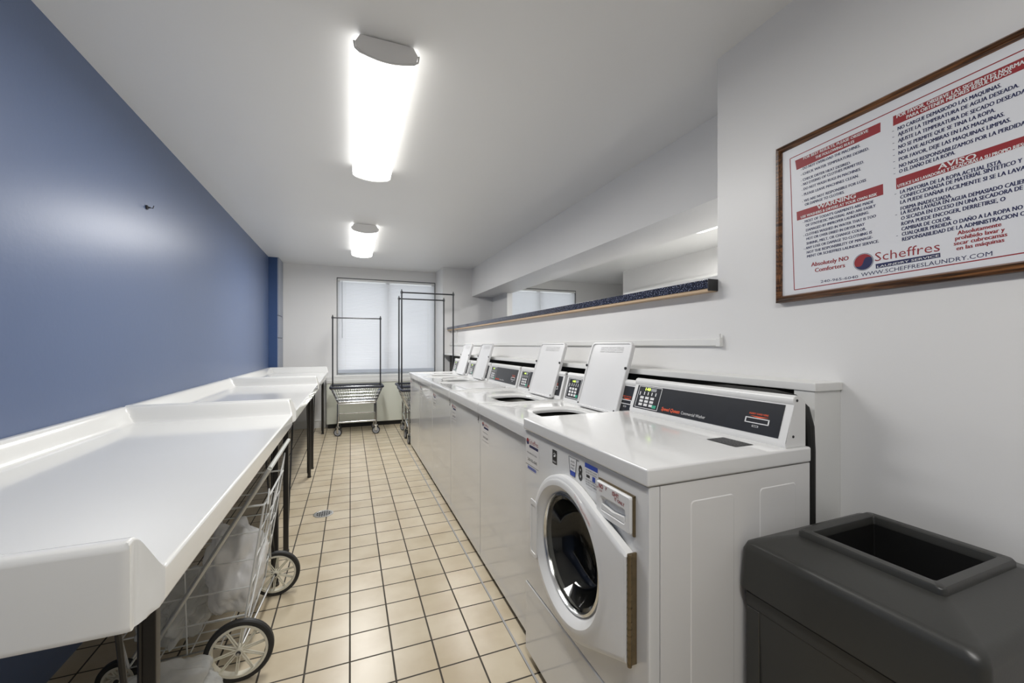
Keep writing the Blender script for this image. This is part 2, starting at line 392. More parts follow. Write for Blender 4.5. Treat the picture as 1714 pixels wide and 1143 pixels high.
light(.012, .252, -.92, .31, 'lit wraparound ceiling light above the camera position', watts=11)  # unseen fixture added to brighten the near walls, spaced like the visible row
light(2.985, 3.225, 1.8, 3.02, 'lit ceiling light in the room beyond the opening, only its edge visible', watts=46)

# ================================================================== shelf, ledge, raceway
r = empty('counter_shelf', 'long black speckled laminate counter shelf with raw wood underside on the right wall', 'shelf', (1.5, 3.6, 1.43))
f = MB(); f.box(1.348, XB-.1, 1.244, 6.04, 1.437, 1.474, .002); sub(f, 'laminate_top', 'lam', r)
f = MB(); f.box(1.352, XB-.1, 1.246, 6.04, 1.4255, 1.437); sub(f, 'wood_underside', 'wood2', r)
f = MB(); f.box(1.347, 1.40, 1.2405, 1.244, 1.428, 1.475); sub(f, 'end_strip', 'ink', r, 'chipped black end')

r = empty('utility_ledge', 'white boxed ledge running along the wall behind the washing machines', 'ledge', (1.34, 3.4, 0))
f = MB(); f.box(1.272, XW-.0005, .785, 6.03, 1.068, 1.093, .003); sub(f, 'ledge_top', 'trim', r)
f = MB(); f.box(1.284, XW-.0005, .792, .806, 0, 1.068); f.box(1.276, 1.290, .790, .85, 0, 1.068); sub(f, 'end_panel', 'trim', r)
f = MB(); f.box(1.385, XW-.0005, .806, 6.03, .1, 1.068); sub(f, 'recess_back', 'dark', r, 'dark gap under the ledge')  # dark colour stands in for the shade inside the open ledge

r = empty('cable_raceway', 'thin white cable raceway along the wall above the ledge', 'raceway', (XW, 3.5, 1.2))
f = MB(); f.box(1.386, XW-.0005, 1.235, 6.04, 1.203, 1.232, .003); f.box(1.388, XW-.0005, 5.62, 5.64, 1.232, 1.42, .002); f.box(1.388, XW-.0005, 5.82, 5.84, 1.232, 1.42, .002); sub(f, 'channel', 'trim', r)
f = MB(); f.box(1.380, XW-.0005, 1.214, 1.236, 1.20, 1.236, .003); f.tube([(1.388, 1.222, 1.235), (1.388, 1.222, 1.252)], .005, 8); sub(f, 'end_fitting', 'trim', r)

f = MB(); f.lathe([(0, .001), (.012, .001), (.012, .006), (.004, .010), (.004, .018), (0, .018)], (XL, 2.73, 1.939), 'x', 12)
f.tube([(XL+.015, 2.73, 1.939), (XL+.03, 2.725, 1.935), (XL+.036, 2.72, 1.948)], .002, 6)
tag(f.build('wall_hook', 'ink'), 'tiny dark hook stuck on the blue wall', 'hook')

# ================================================================== floor drain
r = empty('floor_drain', 'round metal floor drain with slotted grate in the tiled aisle', 'drain', (-.18, 3.205, 0))
f = MB(); f.lathe([(.066, .0005), (.066, .003), (.055, .004), (.052, .003), (.052, .001)], (-.18, 3.205, 0), 'z', 40); sub(f, 'rim', 'steel', r)
f = MB(); f.lathe([(0, .0008), (.052, .0008)], (-.18, 3.205, 0), 'z', 32); sub(f, 'drain_well', 'void', r)  # flat black disc paints the dark inside the drain
f = MB()
for k in range(-3, 4):
    hw = math.sqrt(max(0, .052**2-(k*.0155)**2))
    f.box(-.18-.003+k*.0155, -.18+.003+k*.0155, 3.205-hw, 3.205+hw, .001, .0035)
for j in (-1, 0, 1): f.box(-.18-.05, -.18+.05, 3.205+j*.028-.003, 3.205+j*.028+.003, .001, .0035)
sub(f, 'grate', 'steel', r)

# ================================================================== folding tables
TX0, TX1 = XL+.002, -.283
def axis_samples(a, b, fine):
    s = set()
    for q in fine: s.add(round(a+q, 5)); s.add(round(b-q, 5))
    n = 10
    for k in range(1, n): s.add(round(a+.16+(b-a-.32)*k/n, 5))
    return sorted(s)
def smooth01(t): t = max(0, min(1, t)); return t*t*(3-2*t)
def table(y0, y1, label, legs):
    r = empty('folding_table', label, 'table', ((TX0+TX1)/2, (y0+y1)/2, 0), 'white moulded laundry folding tables')
    fine = (0, .001, .004, .008, .014, .02, .026, .030, .034, .04, .05, .06, .068, .074, .080, .086, .094, .11, .14)
    YS = axis_samples(y0, y1, fine); XSs = axis_samples(TX0, TX1, fine)
    S, T_ = .842, .915
    def h(x, y):
        de = min(y-y0, y1-y); db = x-TX0; df = TX1-x
        def wall(d, flat, end): return S+(T_-S)*(1-smooth01((d-flat)/(end-flat))) if d > flat else T_
        z = max(wall(de, .022, .078), wall(db, .018, .078))
        rr = .012 if de < df else .006; d = min(de, df)
        if d < rr: z -= rr-math.sqrt(max(0, rr*rr-(rr-d)**2))
        return z
    f = MB(); bm = f.bm
    def fx(x, z):   # front faces of the end rims lean back
        return x-max(0, z-S)/.073*.020*smooth01((x-(TX1-.06))/.06)
    G = [[bm.verts.new((fx(x, h(x, y)), y, h(x, y))) for y in YS] for x in XSs]
    for i in range(len(XSs)-1):
        for j in range(len(YS)-1): bm.faces.new((G[i][j], G[i+1][j], G[i+1][j+1], G[i][j+1]))
    border = [G[i][0] for i in range(len(XSs))]+[G[-1][j] for j in range(1, len(YS))]+[G[i][-1] for i in range(len(XSs)-2, -1, -1)]+[G[0][j] for j in range(len(YS)-2, 0, -1)]
    cx, cy = (TX0+TX1)/2, (y0+y1)/2
    def ring(zf, inset):
        out = []
        for v in border:
            x, y = v.co.x, v.co.y; z = zf(x, y)
            nx = min(max(x, TX0+inset), TX1-inset); ny = min(max(y, y0+inset), y1-inset)
            out.append(bm.verts.new((nx, ny, z)))
        return out
    zb = lambda x, y: .779
    rings = [border, ring(lambda x, y: zb(x, y)+.012, 0), ring(lambda x, y: zb(x, y)+.003, .004), ring(lambda x, y: zb(x, y), .012), ring(lambda x, y: zb(x, y), .022), ring(lambda x, y: .828, .024)]
    n = len(border)
    for A, B in zip(rings, rings[1:]):
        for k in range(n): bm.faces.new((A[k], A[(k+1) % n], B[(k+1) % n], B[k]))
    bm.faces.new(rings[-1])
    rc = .030
    for v in bm.verts:
        for yc_, sg in ((y0+rc, -1), (y1-rc, 1)):
            px, py = v.co.x-(TX1-rc), (v.co.y-yc_)*sg
            if px > 0 and py > 0:
                k = max(px, py)/math.hypot(px, py); v.co.x = TX1-rc+px*k; v.co.y = yc_+py*k*sg
    sub(f, 'moulded_top', 'fib', r, angle=40)
    f = MB()
    for xx in (-.335, -.93): f.box(xx-.012, xx+.012, y0+.05, y1-.05, .796, .826)
    for yy in legs: f.box(-.93, -.335, yy-.012, yy+.012, .796, .826)
    sub(f, 'support_frame', 'legm', r)
    for yy in legs:
        s = 1 if yy < (y0+y1)/2 else -1
        if yy < 1.2: s = -.5
        for xx in (-.350 if yy > 1.2 else -.378, -.93):
            f = MB(); f.box(xx-.0135, xx+.0135, yy-.012, yy+.012, .012, .80, .003); f.lathe([(0, 0), (.017, 0), (.017, .012), (.009, .016), (0, .016)], (xx, yy, 0), 'z', 14); sub(f, 'leg', 'legm', r)
            f = MB(); f.tube([(xx+.004, yy+s*.02, .04), (xx+.004, yy+s*.02, .055), (xx+.004, yy+s*.30, .80)], .005, 7); f.tube([(xx-.012, yy+s*.024, .79), (xx-.012, yy+s*.024, .05), (xx, yy+s*.012, .03)], .0045, 7); sub(f, 'leg_brace', 'legm', r)
    return r
table(.762, 2.48, 'white moulded folding table nearest the camera, with raised back and end rims', (1.04, 2.34))
table(2.50, 4.27, 'middle white moulded folding table against the blue wall', (2.70, 4.14))
table(4.29, 6.17, 'farthest white moulded folding table, beside the blue column', (4.42, 6.10))

# ================================================================== shopping cart under the near table
def big_wheel(cx, cy, R, root, w=.022, ns=10):
    f = MB(); f.lathe([(R, -w/2+.004), (R+.000, w/2-.004), (R-.004, w/2), (R-.017, w/2), (R-.017, -w/2), (R-.004, -w/2), (R, -w/2+.004)], (cx, cy, R), 'y', 44)
    t = sub(f, 'wheel', 'tire', root)
    f = MB(); Rr = R-.0172
    f.lathe([(Rr, -w/2-.001), (Rr, w/2+.001), (Rr-.008, w/2+.001), (Rr-.008, -w/2-.001), (Rr, -w/2-.001)], (cx, cy, R), 'y', 44)
    f.lathe([(0, -.018), (.013, -.018), (.013, .018), (0, .018)], (cx, cy, R), 'y', 20)
    for k in range(ns):
        a = 2*PI*k/ns+.2
        for q in (-.004, .004):
            p0 = Vector((cx+.010*math.cos(a)-q*math.sin(a), cy, R+.010*math.sin(a)+q*math.cos(a)))
            p1 = Vector((cx+(Rr-.004)*math.cos(a)-q*.6*math.sin(a), cy, R+(Rr-.004)*math.sin(a)+q*.6*math.cos(a)))
            f.tube([p0, p1], .0026, 6)
    rim = f.build('spoked_rim', 'spoke', t)
    f = MB(); f.lathe([(0, -.022), (.007, -.022), (.008, -.018), (0, -.018)], (cx, cy, R), 'y', 14); f.build('axle_cap', 'ink', t)
    return t
r = empty('shopping_cart', 'white wire folding shopping cart with large cream-spoked wheels under the near table', 'cart', (-.55, 1.98, 0))
for (cx, cy, R) in ((-.371, 1.725, .109), (-.335, 2.25, .105), (-.74, 1.80, .062), (-.74, 2.2, .062)): big_wheel(cx, cy, R, r)
f = MB(); f.tube([(-.371, 1.70, .109), (-.335, 2.27, .105)], .005, 8); sub(f, 'axle', 'steel', r)
f = MB(); f.tube([(-.74, 1.78, .062), (-.74, 2.22, .062)], .005, 8); sub(f, 'axle', 'steel', r)
f = MB(); f.tube([(-.64, 1.742, .15), (-.28, 1.742, .745)], .0085, 10); f.tube([(-.64, 2.24, .15), (-.28, 2.24, .745)], .0085, 10); f.tube([(-.28, 1.742, .745), (-.28, 2.24, .745)], .0085, 10); sub(f, 'handle_rail', 'rail', r)
Y0_, Y1_ = 1.765, 2.215
def xr(z): return -.375+.075*(z-.11)/.5
def xl(z): return -.70-.10*(z-.11)/.5
g = .0026
for y in (Y0_, Y1_):
    f = MB()
    for z in (.11, .21, .31, .41, .51, .607): f.tube([(xl(z), y, z), (xr(z), y, z)], g if z < .6 else .004, 6)
    for t in (0, .5, 1): f.tube([(xl(.11)+(xr(.11)-xl(.11))*t, y, .11), (xl(.607)+(xr(.607)-xl(.607))*t, y, .607)], g if t == .5 else .0042, 6)
    sub(f, 'end_basket_panel', 'wire', r)
for xf in (xl, xr):
    f = MB()
    for z in (.11, .607): f.tube([(xf(z), Y0_, z), (xf(z), Y1_, z)], .004, 6)
    for z in (.21, .31, .41, .51): f.tube([(xf(z), Y0_, z), (xf(z), Y1_, z)], g, 6)
    for k in range(1, 5):
        y = Y0_+(Y1_-Y0_)*k/5; f.tube([(xf(.11), y, .11), (xf(.607), y, .607)], g, 6)
    if xf is xr:
        f.tube([(xr(.2)+.01, Y0_, .2), (xr(.66), Y1_-.05, .66), (xr(.66), Y1_, .69), (xr(.6), Y1_, .6)], .003, 6)
        f.tube([(xr(.6)+.012, Y0_, .607), (xr(.6)+.012, Y0_+.03, .655), (xr(.2)+.01, Y1_, .2)], .003, 6)
    sub(f, 'side_basket_panel', 'wire', r)
f = MB()
for k in range(9):
    y = Y0_+(Y1_-Y0_)*k/8; f.tube([(xl(.11), y, .11), (xr(.11), y, .11)], g, 6)
for x in (-.62, -.53, -.44): f.tube([(x, Y0_, .11), (x, Y1_, .11)], g, 6)
sub(f, 'basket_floor', 'wire', r)

def bag(name, c, s, seed, m, label, amp=.30, lumps=(1.9, 3.6), flat=0):
    bm = bmesh.new(); bmesh.ops.create_icosphere(bm, subdivisions=5, radius=1)
    for v in bm.verts:
        p = v.co.copy(); q = p*lumps[0]+Vector((seed, seed*.7, 3))
        n1 = noise.noise(q); rid = 1-abs(noise.noise(p*lumps[1]+Vector((seed, 0, seed))))*2; rid2 = 1-abs(noise.noise(p*lumps[1]*2.1+Vector((0, seed, 1))))*2
        k = 1+amp*n1+amp*.30*rid+amp*.07*rid2
        v.co = Vector((p.x*k*s[0], p.y*k*s[1], max(p.z*k*s[2], -s[2]*.85)))+Vector(c)
    me = bpy.data.meshes.new(name); bm.to_mesh(me); bm.free()
    for p in me.polygons: p.use_smooth = True
    me.materials.append(M[m]); o = bpy.data.objects.new(name, me); COL.objects.link(o)
    return tag(o, label, 'bag')
bag('plastic_bag', (-.425, 1.94, .315), (.095, .13, .175), 2.3, 'bag', 'bulging opaque white plastic bag standing in the wire shopping cart', .24)
bag('plastic_bag', (-.60, 1.96, .19), (.085, .18, .065), 7.1, 'film', 'crumpled translucent plastic bag lying in the bottom of the wire shopping cart', .5, (2.4, 3.4))
bag('plastic_bag', (-.55, 1.64, .085), (.13, .07, .075), 12.4, 'film', 'crumpled translucent plastic bag on the floor beside the front cart wheel', .32, (2.0, 3.2))

# ================================================================== laundry carts with hanging racks
def caster(x, y, R, root, ang):
    f = MB(); c, s_ = math.cos(ang), math.sin(ang)
    mt = Matrix.Translation((x, y, 0)) @ Matrix.Rotation(ang, 4, 'Z')
    f.box(-.020, -.016, -.011, .011, R-.006, 2*R+.012, .001, 1, mt); f.box(.016, .020, -.011, .011, R-.006, 2*R+.012, .001, 1, mt); f.box(-.020, .020, -.022, .022, 2*R+.010, 2*R+.016, .001, 1, mt)
    f.tube([(x, y, 2*R+.015), (x, y, 2*R+.055)], .009, 10)
    k = sub(f, 'caster', 'chrome', root)
    g = MB(); g.lathe([(R-.012, -.011), (R-.002, -.011), (R, -.007), (R, .007), (R-.002, .011), (R-.012, .011), (R-.012, -.011)], (0, 0, R), 'x', 28)
    for v in g.bm.verts: v.co = mt @ v.co
    wv = g.build('caster_tyre', 'tire', k)
    g = MB(); g.lathe([(0, -.010), (.012, -.012), (R-.018, -.006), (R-.012, -.010), (R-.012, .010), (R-.018, .006), (.012, .012), (0, .010)], (0, 0, R), 'x', 28)
    for v in g.bm.verts: v.co = mt @ v.co
    g.build('caster_wheel', 'hub', k)
def rect_loop(x0, x1, y0, y1, z, r=.03): return [(a, b, z) for a, b in rrect(x0, x1, y0, y1, r, 4)]
def laundry_cart(x0, x1, y0, y1, ztop, zr, zbot, yp, label, ca=(0, .4, 1.2, 0)):
    r = empty('laundry_cart', label, 'cart', ((x0+x1)/2, (y0+y1)/2, 0), 'chrome wire laundry carts with hanging racks')
    W = x1-x0; ix0, ix1, iy0, iy1 = x0+.09, x1-.09, y0+.05, y1-.05
    f = MB(); L = [Vector(p) for p in rect_loop(x0, x1, y0, y1, zr)]
    f.tube(L, .016, 10, closed=True); sub(f, 'rim_bumper', 'bumper', r)
    f = MB()
    def lerp(a, b, t): return a+(b-a)*t
    for t in (.0, .22, .44, .66, .86): # horizontal hoops
        z = lerp(zr-.02, zbot, t); f.tube(rect_loop(lerp(x0, ix0, t), lerp(x1, ix1, t), lerp(y0, iy0, t), lerp(y1, iy1, t), z, .02), .0032, 6, closed=True)
    nx, ny = 20, 10
    for k in range(nx+1):
        t = k/nx
        for (ya, yb) in ((y0, iy0), (y1, iy1)): f.tube([(lerp(x0+.02, x1-.02, t), ya, zr), (lerp(ix0+.01, ix1-.01, t), yb, zbot)], .0026, 5)
    for k in range(ny+1):
        t = k/ny
        for (xa, xb) in ((x0, ix0), (x1, ix1)): f.tube([(xa, lerp(y0+.02, y1-.02, t), zr), (xb, lerp(iy0, iy1, t), zbot)], .0026, 5)
    sub(f, 'wire_basket', 'chrome', r)
    f = MB(); f.box(ix0, ix1, iy0, iy1, zbot-.006, zbot+.004, .002); f.box(ix0, ix1, iy0-.003, iy0, zbot, zbot+.018); f.box(ix0, ix1, iy1, iy1+.003, zbot, zbot+.018); sub(f, 'basket_tray', 'chrome', r)
    R = .052; f = MB(); zc = 2*R+.05
    cs = [(ix0, iy0), (ix1, iy0), (ix0, iy1), (ix1, iy1)]
    for (cx, cy) in cs: f.tube([(cx, cy, zc), (cx, cy, zbot)], .012, 10)
    for z in (zc+.03, zc+.09):
        yy = iy0 if z < zc+.05 else iy1
        f.tube([(ix0, yy, z), (ix1, yy, z)], .009, 8)
    for cx in (ix0, ix1): f.tube([(cx, iy0, zc+.03), (cx, iy1, zc+.09)], .008, 8); f.tube([(cx, iy0, zc+.10), (cx, iy1, zc+.10)], .007, 8)
    f.tube(rect_loop(ix0, ix1, iy0, iy1, zbot-.008, .012), .009, 8, closed=True)
    sub(f, 'base_frame', 'chrome', r)
    for (cx, cy), a in zip(cs, ca): caster(cx, cy, R, r, a)
    for cx in (x0+.02, x1-.02):
        f = MB(); f.tube([(cx, yp, zr-.03), (cx, yp, ztop)], .0095, 10); f.lathe([(0, ztop+.022), (.006, ztop+.020), (.0075, ztop), (.0145, ztop-.004), (.0145, ztop-.032), (.0095, ztop-.034)], (cx, yp, 0), 'z', 12); sub(f, 'rack_pole', 'pole', r)
    f = MB(); f.tube([(x0+.02, yp, ztop-.018), (x1-.02, yp, ztop-.018)], .009, 10); sub(f, 'hanging_bar', 'pole', r)
    return r
laundry_cart(-.245, .415, 5.82, 6.24, 1.60, .645, .43, 6.06, 'laundry cart standing square in front of the window with a low hanging rack', (1.35, 1.5, .7, .9))
laundry_cart(.575, 1.27, 5.04, 5.47, 1.885, .66, .42, 5.24, 'laundry cart parked right behind the farthest washing machine, with the tallest rack', (.15, .3, .2, .5))
laundry_cart(.60, 1.262, 5.56, 6.0, 1.865, .66, .42, 5.78, 'laundry cart wedged between the other rack cart and the white column', (.3, .1, .5, .2))

# ================================================================== washing machines
def console(root, y0, y1, X0, Z0, H, bw, sx=1, keypad=True, txt=True):
    """sloped control console, front foot at X0, deck at Z0, height H, from y0 (near) to y1 (far)"""
    D = bw
    P = [(X0, Z0), (X0-.002, Z0+.012), (X0+.034, Z0+H-.026), (X0+.030, Z0+H-.018), (X0+.031, Z0+H-.009), (X0+.036, Z0+H-.003), (X0+.044, Z0+H), (X0+.052, Z0+H-.003), (X0+.056, Z0+H-.006), (X0+D-.008, Z0+H-.012), (X0+D, Z0+H-.020), (X0+D, Z0)]
    f = MB(); f.prism(P, y0, y1, 'y', .0012); c = sub(f, 'control_console', 'plast', root)
    # the slope plane
    a = Vector((X0-.002, 0, Z0+.012)); b = Vector((X0+.034, 0, Z0+H-.026)); u = (b-a); n = Vector((-u.z, 0, u.x)).normalized()
    W = y1-y0
    def P3(s, t, o=.001): # s from far end (0) to near end (1); t 0..1 up
        p = a+u*t+n*o; return Vector((p.x, y1-s*W, p.z))
    def patch(mb, s0, s1, t0, t1, o=.001): mb.quad([P3(s0, t0, o), P3(s1, t0, o), P3(s1, t1, o), P3(s0, t1, o)])
    def slab(mb, s0, s1, t0, t1, o=.003):
        mb.loft([[P3(s0, t0, -.001), P3(s1, t0, -.001), P3(s1, t1, -.001), P3(s0, t1, -.001)], [P3(s0, t0, o), P3(s1, t0, o), P3(s1, t1, o), P3(s0, t1, o)]])
    f = MB(); slab(f, .03, .965, .10, .97, .0015); f.build('display_panel', 'black', c, smooth=False)
    f = MB()   # keypad outline
    for (s0, s1, t0, t1) in ((.045, .245, .13, .15), (.045, .245, .93, .95), (.045, .049, .13, .95), (.241, .245, .13, .95)): patch(f, s0, s1, t0, t1, .0022)
    for i in range(3):
        for j in range(3): patch(f, .075+i*.045, .107+i*.045, .22+j*.13, .31+j*.13, .0022)
    for i in range(4): patch(f, .10+i*.033, .108+i*.033, .63, .75, .0022)
    patch(f, .062, .070, .60, .74, .0022)
    f.build('keypad', 'whiteink', c, smooth=False); f = MB()
    for (s0, s1, t0, t1) in ((.80, .915, .36, .385), (.80, .915, .49, .515), (.80, .806, .36, .515), (.909, .915, .36, .515), (.84, .87, .26, .27), (.84, .87, .30, .31), (.84, .843, .26, .31), (.867, .87, .26, .31)): patch(f, s0, s1, t0, t1, .0022)
    f.build('card_slot', 'whiteink', c, smooth=False)
    f = MB(); patch(f, .195, .228, .19, .30, .0024); f.build('start_key', 'green', c, smooth=False)
    upv = u.normalized()
    f = MB(); add_text(f, '140', P3(.105, .80, .0024), P3(.150, .80, .0024), upv*.011, .02); f.build('digit_display', 'digit', c, smooth=False)
    f = MB(); patch(f, .155, .20, .79, .90, .0022); f.build('display_window', 'hub', c, smooth=False)
    if txt:
        f = MB(); add_text(f, 'Speed Queen', P3(.275, .20, .0022), P3(.415, .20, .0022), upv*.0125, .025, .25); f.build('printed_brand', 'orange', c, smooth=False)
        f = MB(); add_text(f, 'Commercial Washer', P3(.425, .20, .0022), P3(.585, .20, .0022), upv*.0105, .008); f.build('printed_words', 'whiteink', c, smooth=False)
        f = MB(); add_text(f, 'INSERT CARD HERE', P3(.815, .60, .0022), P3(.905, .60, .0022), upv*.005, .02); f.quad([P3(.82, .56, .0022), P3(.86, .52, .0022), P3(.87, .52, .0022), P3(.91, .56, .0022)]); f.build('printed_arrow', 'orange', c, smooth=False)
    # screws on the near end cap
    f = MB()
    for (xx, zz) in ((X0+.044, Z0+H-.014), (X0+.028, Z0+.03)): f.lathe([(.0036, 0), (.0036, -.0015), (0, -.0015)], (xx, y0, zz), 'y', 12)
    f.build('end_screw', 'ink', c)
    return c
def service_label(root, x, y0, z0, num=None):
    """Scheffres sticker at the far top corner of a front panel facing -X"""
    e = x-.0006
    f = MB(); f.quad([(x-.0004, y0, z0), (x-.0004, y0-.115, z0), (x-.0004, y0-.115, z0-.125), (x-.0004, y0, z0-.125)]); lb = sub(f, 'service_sticker', 'enamel2', root, smooth=False)
    f = MB(); f.lathe([(0, 0), (.012, 0)], (e, y0-.018, z0-.022), 'x', 20, 0, PI); add_text(f, 'Scheffres', (e, y0-.033, z0-.028), (e, y0-.11, z0-.028), (0, 0, .017), .004); f.build('printed_red', 'red', lb, smooth=False)
    f = MB(); f.lathe([(0, 0), (.012, 0)], (e, y0-.018, z0-.022), 'x', 20, PI, 2*PI); f.quad([(e, y0-.033, z0-.032), (e, y0-.11, z0-.032), (e, y0-.11, z0-.042), (e, y0-.033, z0-.042)]); f.build('printed_navy', 'navy', lb, smooth=False)
    f = MB(); add_text(f, 'FOR SERVICE CALL', (e, y0-.012, z0-.066), (e, y0-.10, z0-.066), (0, 0, .005), 0); add_text(f, '240-965-6040', (e, y0-.018, z0-.094), (e, y0-.10, z0-.094), (0, 0, .011), .01)
    f.quad([(e, y0-.002, z0-.108), (e, y0-.113, z0-.108), (e, y0-.113, z0-.1095), (e, y0-.002, z0-.1095)]); f.build('printed_black', 'ink', lb, smooth=False)
    if num:
        f = MB(); add_text(f, num, (e, y0-.628, z0-.030), (e, y0-.648, z0-.030), (0, 0, .042), .02); sub(f, 'printed_number', 'ink', root, smooth=False)

TXF = .668; TZ = .876
def top_loader(y0, label, is_open, num=None, pitch=.708, shift=0):
    y1 = y0+pitch-.008; ym = (y0+y1)/2; yc = ym+shift
    r = empty('washing_machine', label, 'washing machine', (.95, yc, 0), 'white coin laundry washing machines in a row')
    XBk = 1.268
    f = MB(); f.shell(TXF, XBk, y0, y1, .035, TZ-.042, .004, 'top'); sub(f, 'cabinet', 'enamel', r, smooth=False)
    f = MB(); f.box(TXF+.02, XBk-.02, y0+.01, y1-.01, 0, .034); sub(f, 'base', 'void', r)  # black block paints the shade under the machine
    # deck with tub opening
    ox0, ox1, oy = .845, 1.125, .185; X0, X1 = TXF-.014, XBk
    n = 48; cxo = (ox0+ox1)/2; hx = (ox1-ox0)/2
    def sup(a, k=1.0, e=.62):
        c, s = math.cos(a), math.sin(a); return (cxo+hx*k*math.copysign(abs(c)**e, c), yc+oy*k*math.copysign(abs(s)**e, s))
    def onrect(a, ins):
        c, s = math.cos(a), math.sin(a); bx0, bx1, by0, by1 = X0+ins, X1-ins, y0+ins, y1-ins
        tx = ((bx1 if c > 0 else bx0)-cxo)/c if abs(c) > 1e-6 else 1e9; ty = ((by1 if s > 0 else by0)-yc)/s if abs(s) > 1e-6 else 1e9
        t = min(tx, ty); return (cxo+t*c, yc+t*s)
    angs = sorted([2*PI*k/n for k in range(n)]+[math.atan2(sy, sx) % (2*PI) for sx, sy in ((X0-cxo, y0-yc), (X0-cxo, y1-yc), (X1-cxo, y0-yc), (X1-cxo, y1-yc))])
    L = []
    zt = TZ+.010
    def zdeck(x, y):  # slight crown, front edge rolled
        return zt-.014*smooth01((x-X0)/.14)
    L.append([(*onrect(a, 0), TZ-.044) for a in angs]); L.append([(*onrect(a, 0), zt-.012) for a in angs]); L.append([(*onrect(a, .003), zt-.004) for a in angs]); L.append([(*onrect(a, .012), zdeck(*onrect(a, .012))) for a in angs]); L.append([(*onrect(a, .06), zdeck(*onrect(a, .06))) for a in angs])
    zf = zt; zt = zf-.014
    if is_open:
        L.append([(*sup(a, 1.14), zt) for a in angs]); L.append([(*sup(a, 1.10), zt-.005) for a in angs]); L.append([(*sup(a, .97), zt-.007) for a in angs]); L.append([(*sup(a, .94), zt-.012) for a in angs]); L.append([(*sup(a, .935), zt-.024) for a in angs])
        f = MB(); f.loft(L, False, False); sub(f, 'top_deck', 'enamel', r)
        f = MB(); f.lathe([(.235, zt-.026), (.19, zt-.034), (.165, zt-.06), (.165, zt-.30), (0, zt-.30)], (cxo, yc, 0), 'z', 36); tb = sub(f, 'wash_tub', 'tub', r)
        f = MB(); f.lathe([(.05, zt-.30), (.04, zt-.2), (.035, zt-.12), (.02, zt-.10), (0, zt-.10)], (cxo, yc, 0), 'z', 20); f.build('agitator', 'plast', tb)
        # open lid leaning back on the console
        a0 = Vector((1.158, 0, zt+.004)); a1 = Vector((1.265, 0, zt+.349)); u = a1-a0; nn = Vector((-u.z, 0, u.x)).normalized()
        hw = .176
        def Q(s, t, o): p = a0+u*t+nn*o; return (p.x, yc+.0+s, p.z)
        O = [(a, b) for a, b in rrect(-hw, hw, 0, 1, .03, 5)]
        def loop(k, o):
            out = []
            for (s, t) in rrect(-hw+k, hw-k, 0+k, u.length-k, max(.008, .032-k), 5): out.append(Q(s, t/u.length, o))
            return out
        f = MB(); f.loft([loop(.004, -.014), loop(0, -.010), loop(0, .006), loop(.003, .009), loop(.010, .009), loop(.013, .002)]); ld = sub(f, 'lid', 'lidp', r)
        f = MB()
        for (s, t) in ((-hw+.006, .63), (hw-.006, .63)): 
            p = Vector(Q(s, t, .008)); f.lathe([(0, -.006), (.007, -.005), (.007, 0), (0, 0)], p, 'x', 10)
        for (s, t) in ((-hw+.014, .05), (hw-.014, .05)):
            p = Vector(Q(s, t, .008)); f.lathe([(0, -.004), (.004, -.004), (.004, 0), (0, 0)], p, 'x', 10)
        f.build('lid_bumper', 'ink', ld)
        f = MB(); upv = u.normalized()
        for j, tx in enumerate(('CAUTION  DO NOT OPEN LID', 'UNTIL ALL MOTION HAS STOPPED', 'KEEP CHILDREN AWAY')):
            add_text(f, tx, Q(.085, .905-.03*j, .0028), Q(-.11, .905-.03*j, .0028), upv*.0065, .01)
        f.build('printed_notice', 'greyink', ld, smooth=False)
    else:
        L.append([(*sup(a, 1.28, .35), zt) for a in angs]); L.append([(*sup(a, 1.265, .35), zt-.003) for a in angs]); L.append([(*sup(a, 1.25, .35), zt-.003) for a in angs]); L.append([(*sup(a, 1.2, .35), zt-.02) for a in angs])
        f = MB(); f.loft(L, False, True); sub(f, 'top_deck', 'enamel', r)
        f = MB(); f.loft([[(*sup(a, 1.24, .35), zt-.018) for a in angs], [(*sup(a, 1.24, .35), zt+.002) for a in angs], [(*sup(a, 1.225, .35), zt+.006) for a in angs]]); sub(f, 'lid', 'lidp', r)
    console(r, y0+.012, y1-.012, 1.178, zt, .172, .088)
    service_label(r, TXF, y1-.03, TZ-.075, num)
    return r
Y7 = 1.457
names = ['top-loading washer with open lid, directly behind the front-loading one', 'top-loading washer with open lid, second behind the front-loading one',
         'top-loading washer with its lid closed and whole control panel visible', 'top-loading washer with open lid, just past the closed-lid one', 'farthest top-loading washer with open lid, beside the rack carts']
for i, nm in enumerate(names):
    top_loader(Y7+.708*i, nm, i != 2, [None, '4', '3', None, None][i], shift=[-.035, -.085, 0, -.09, -.10][i])

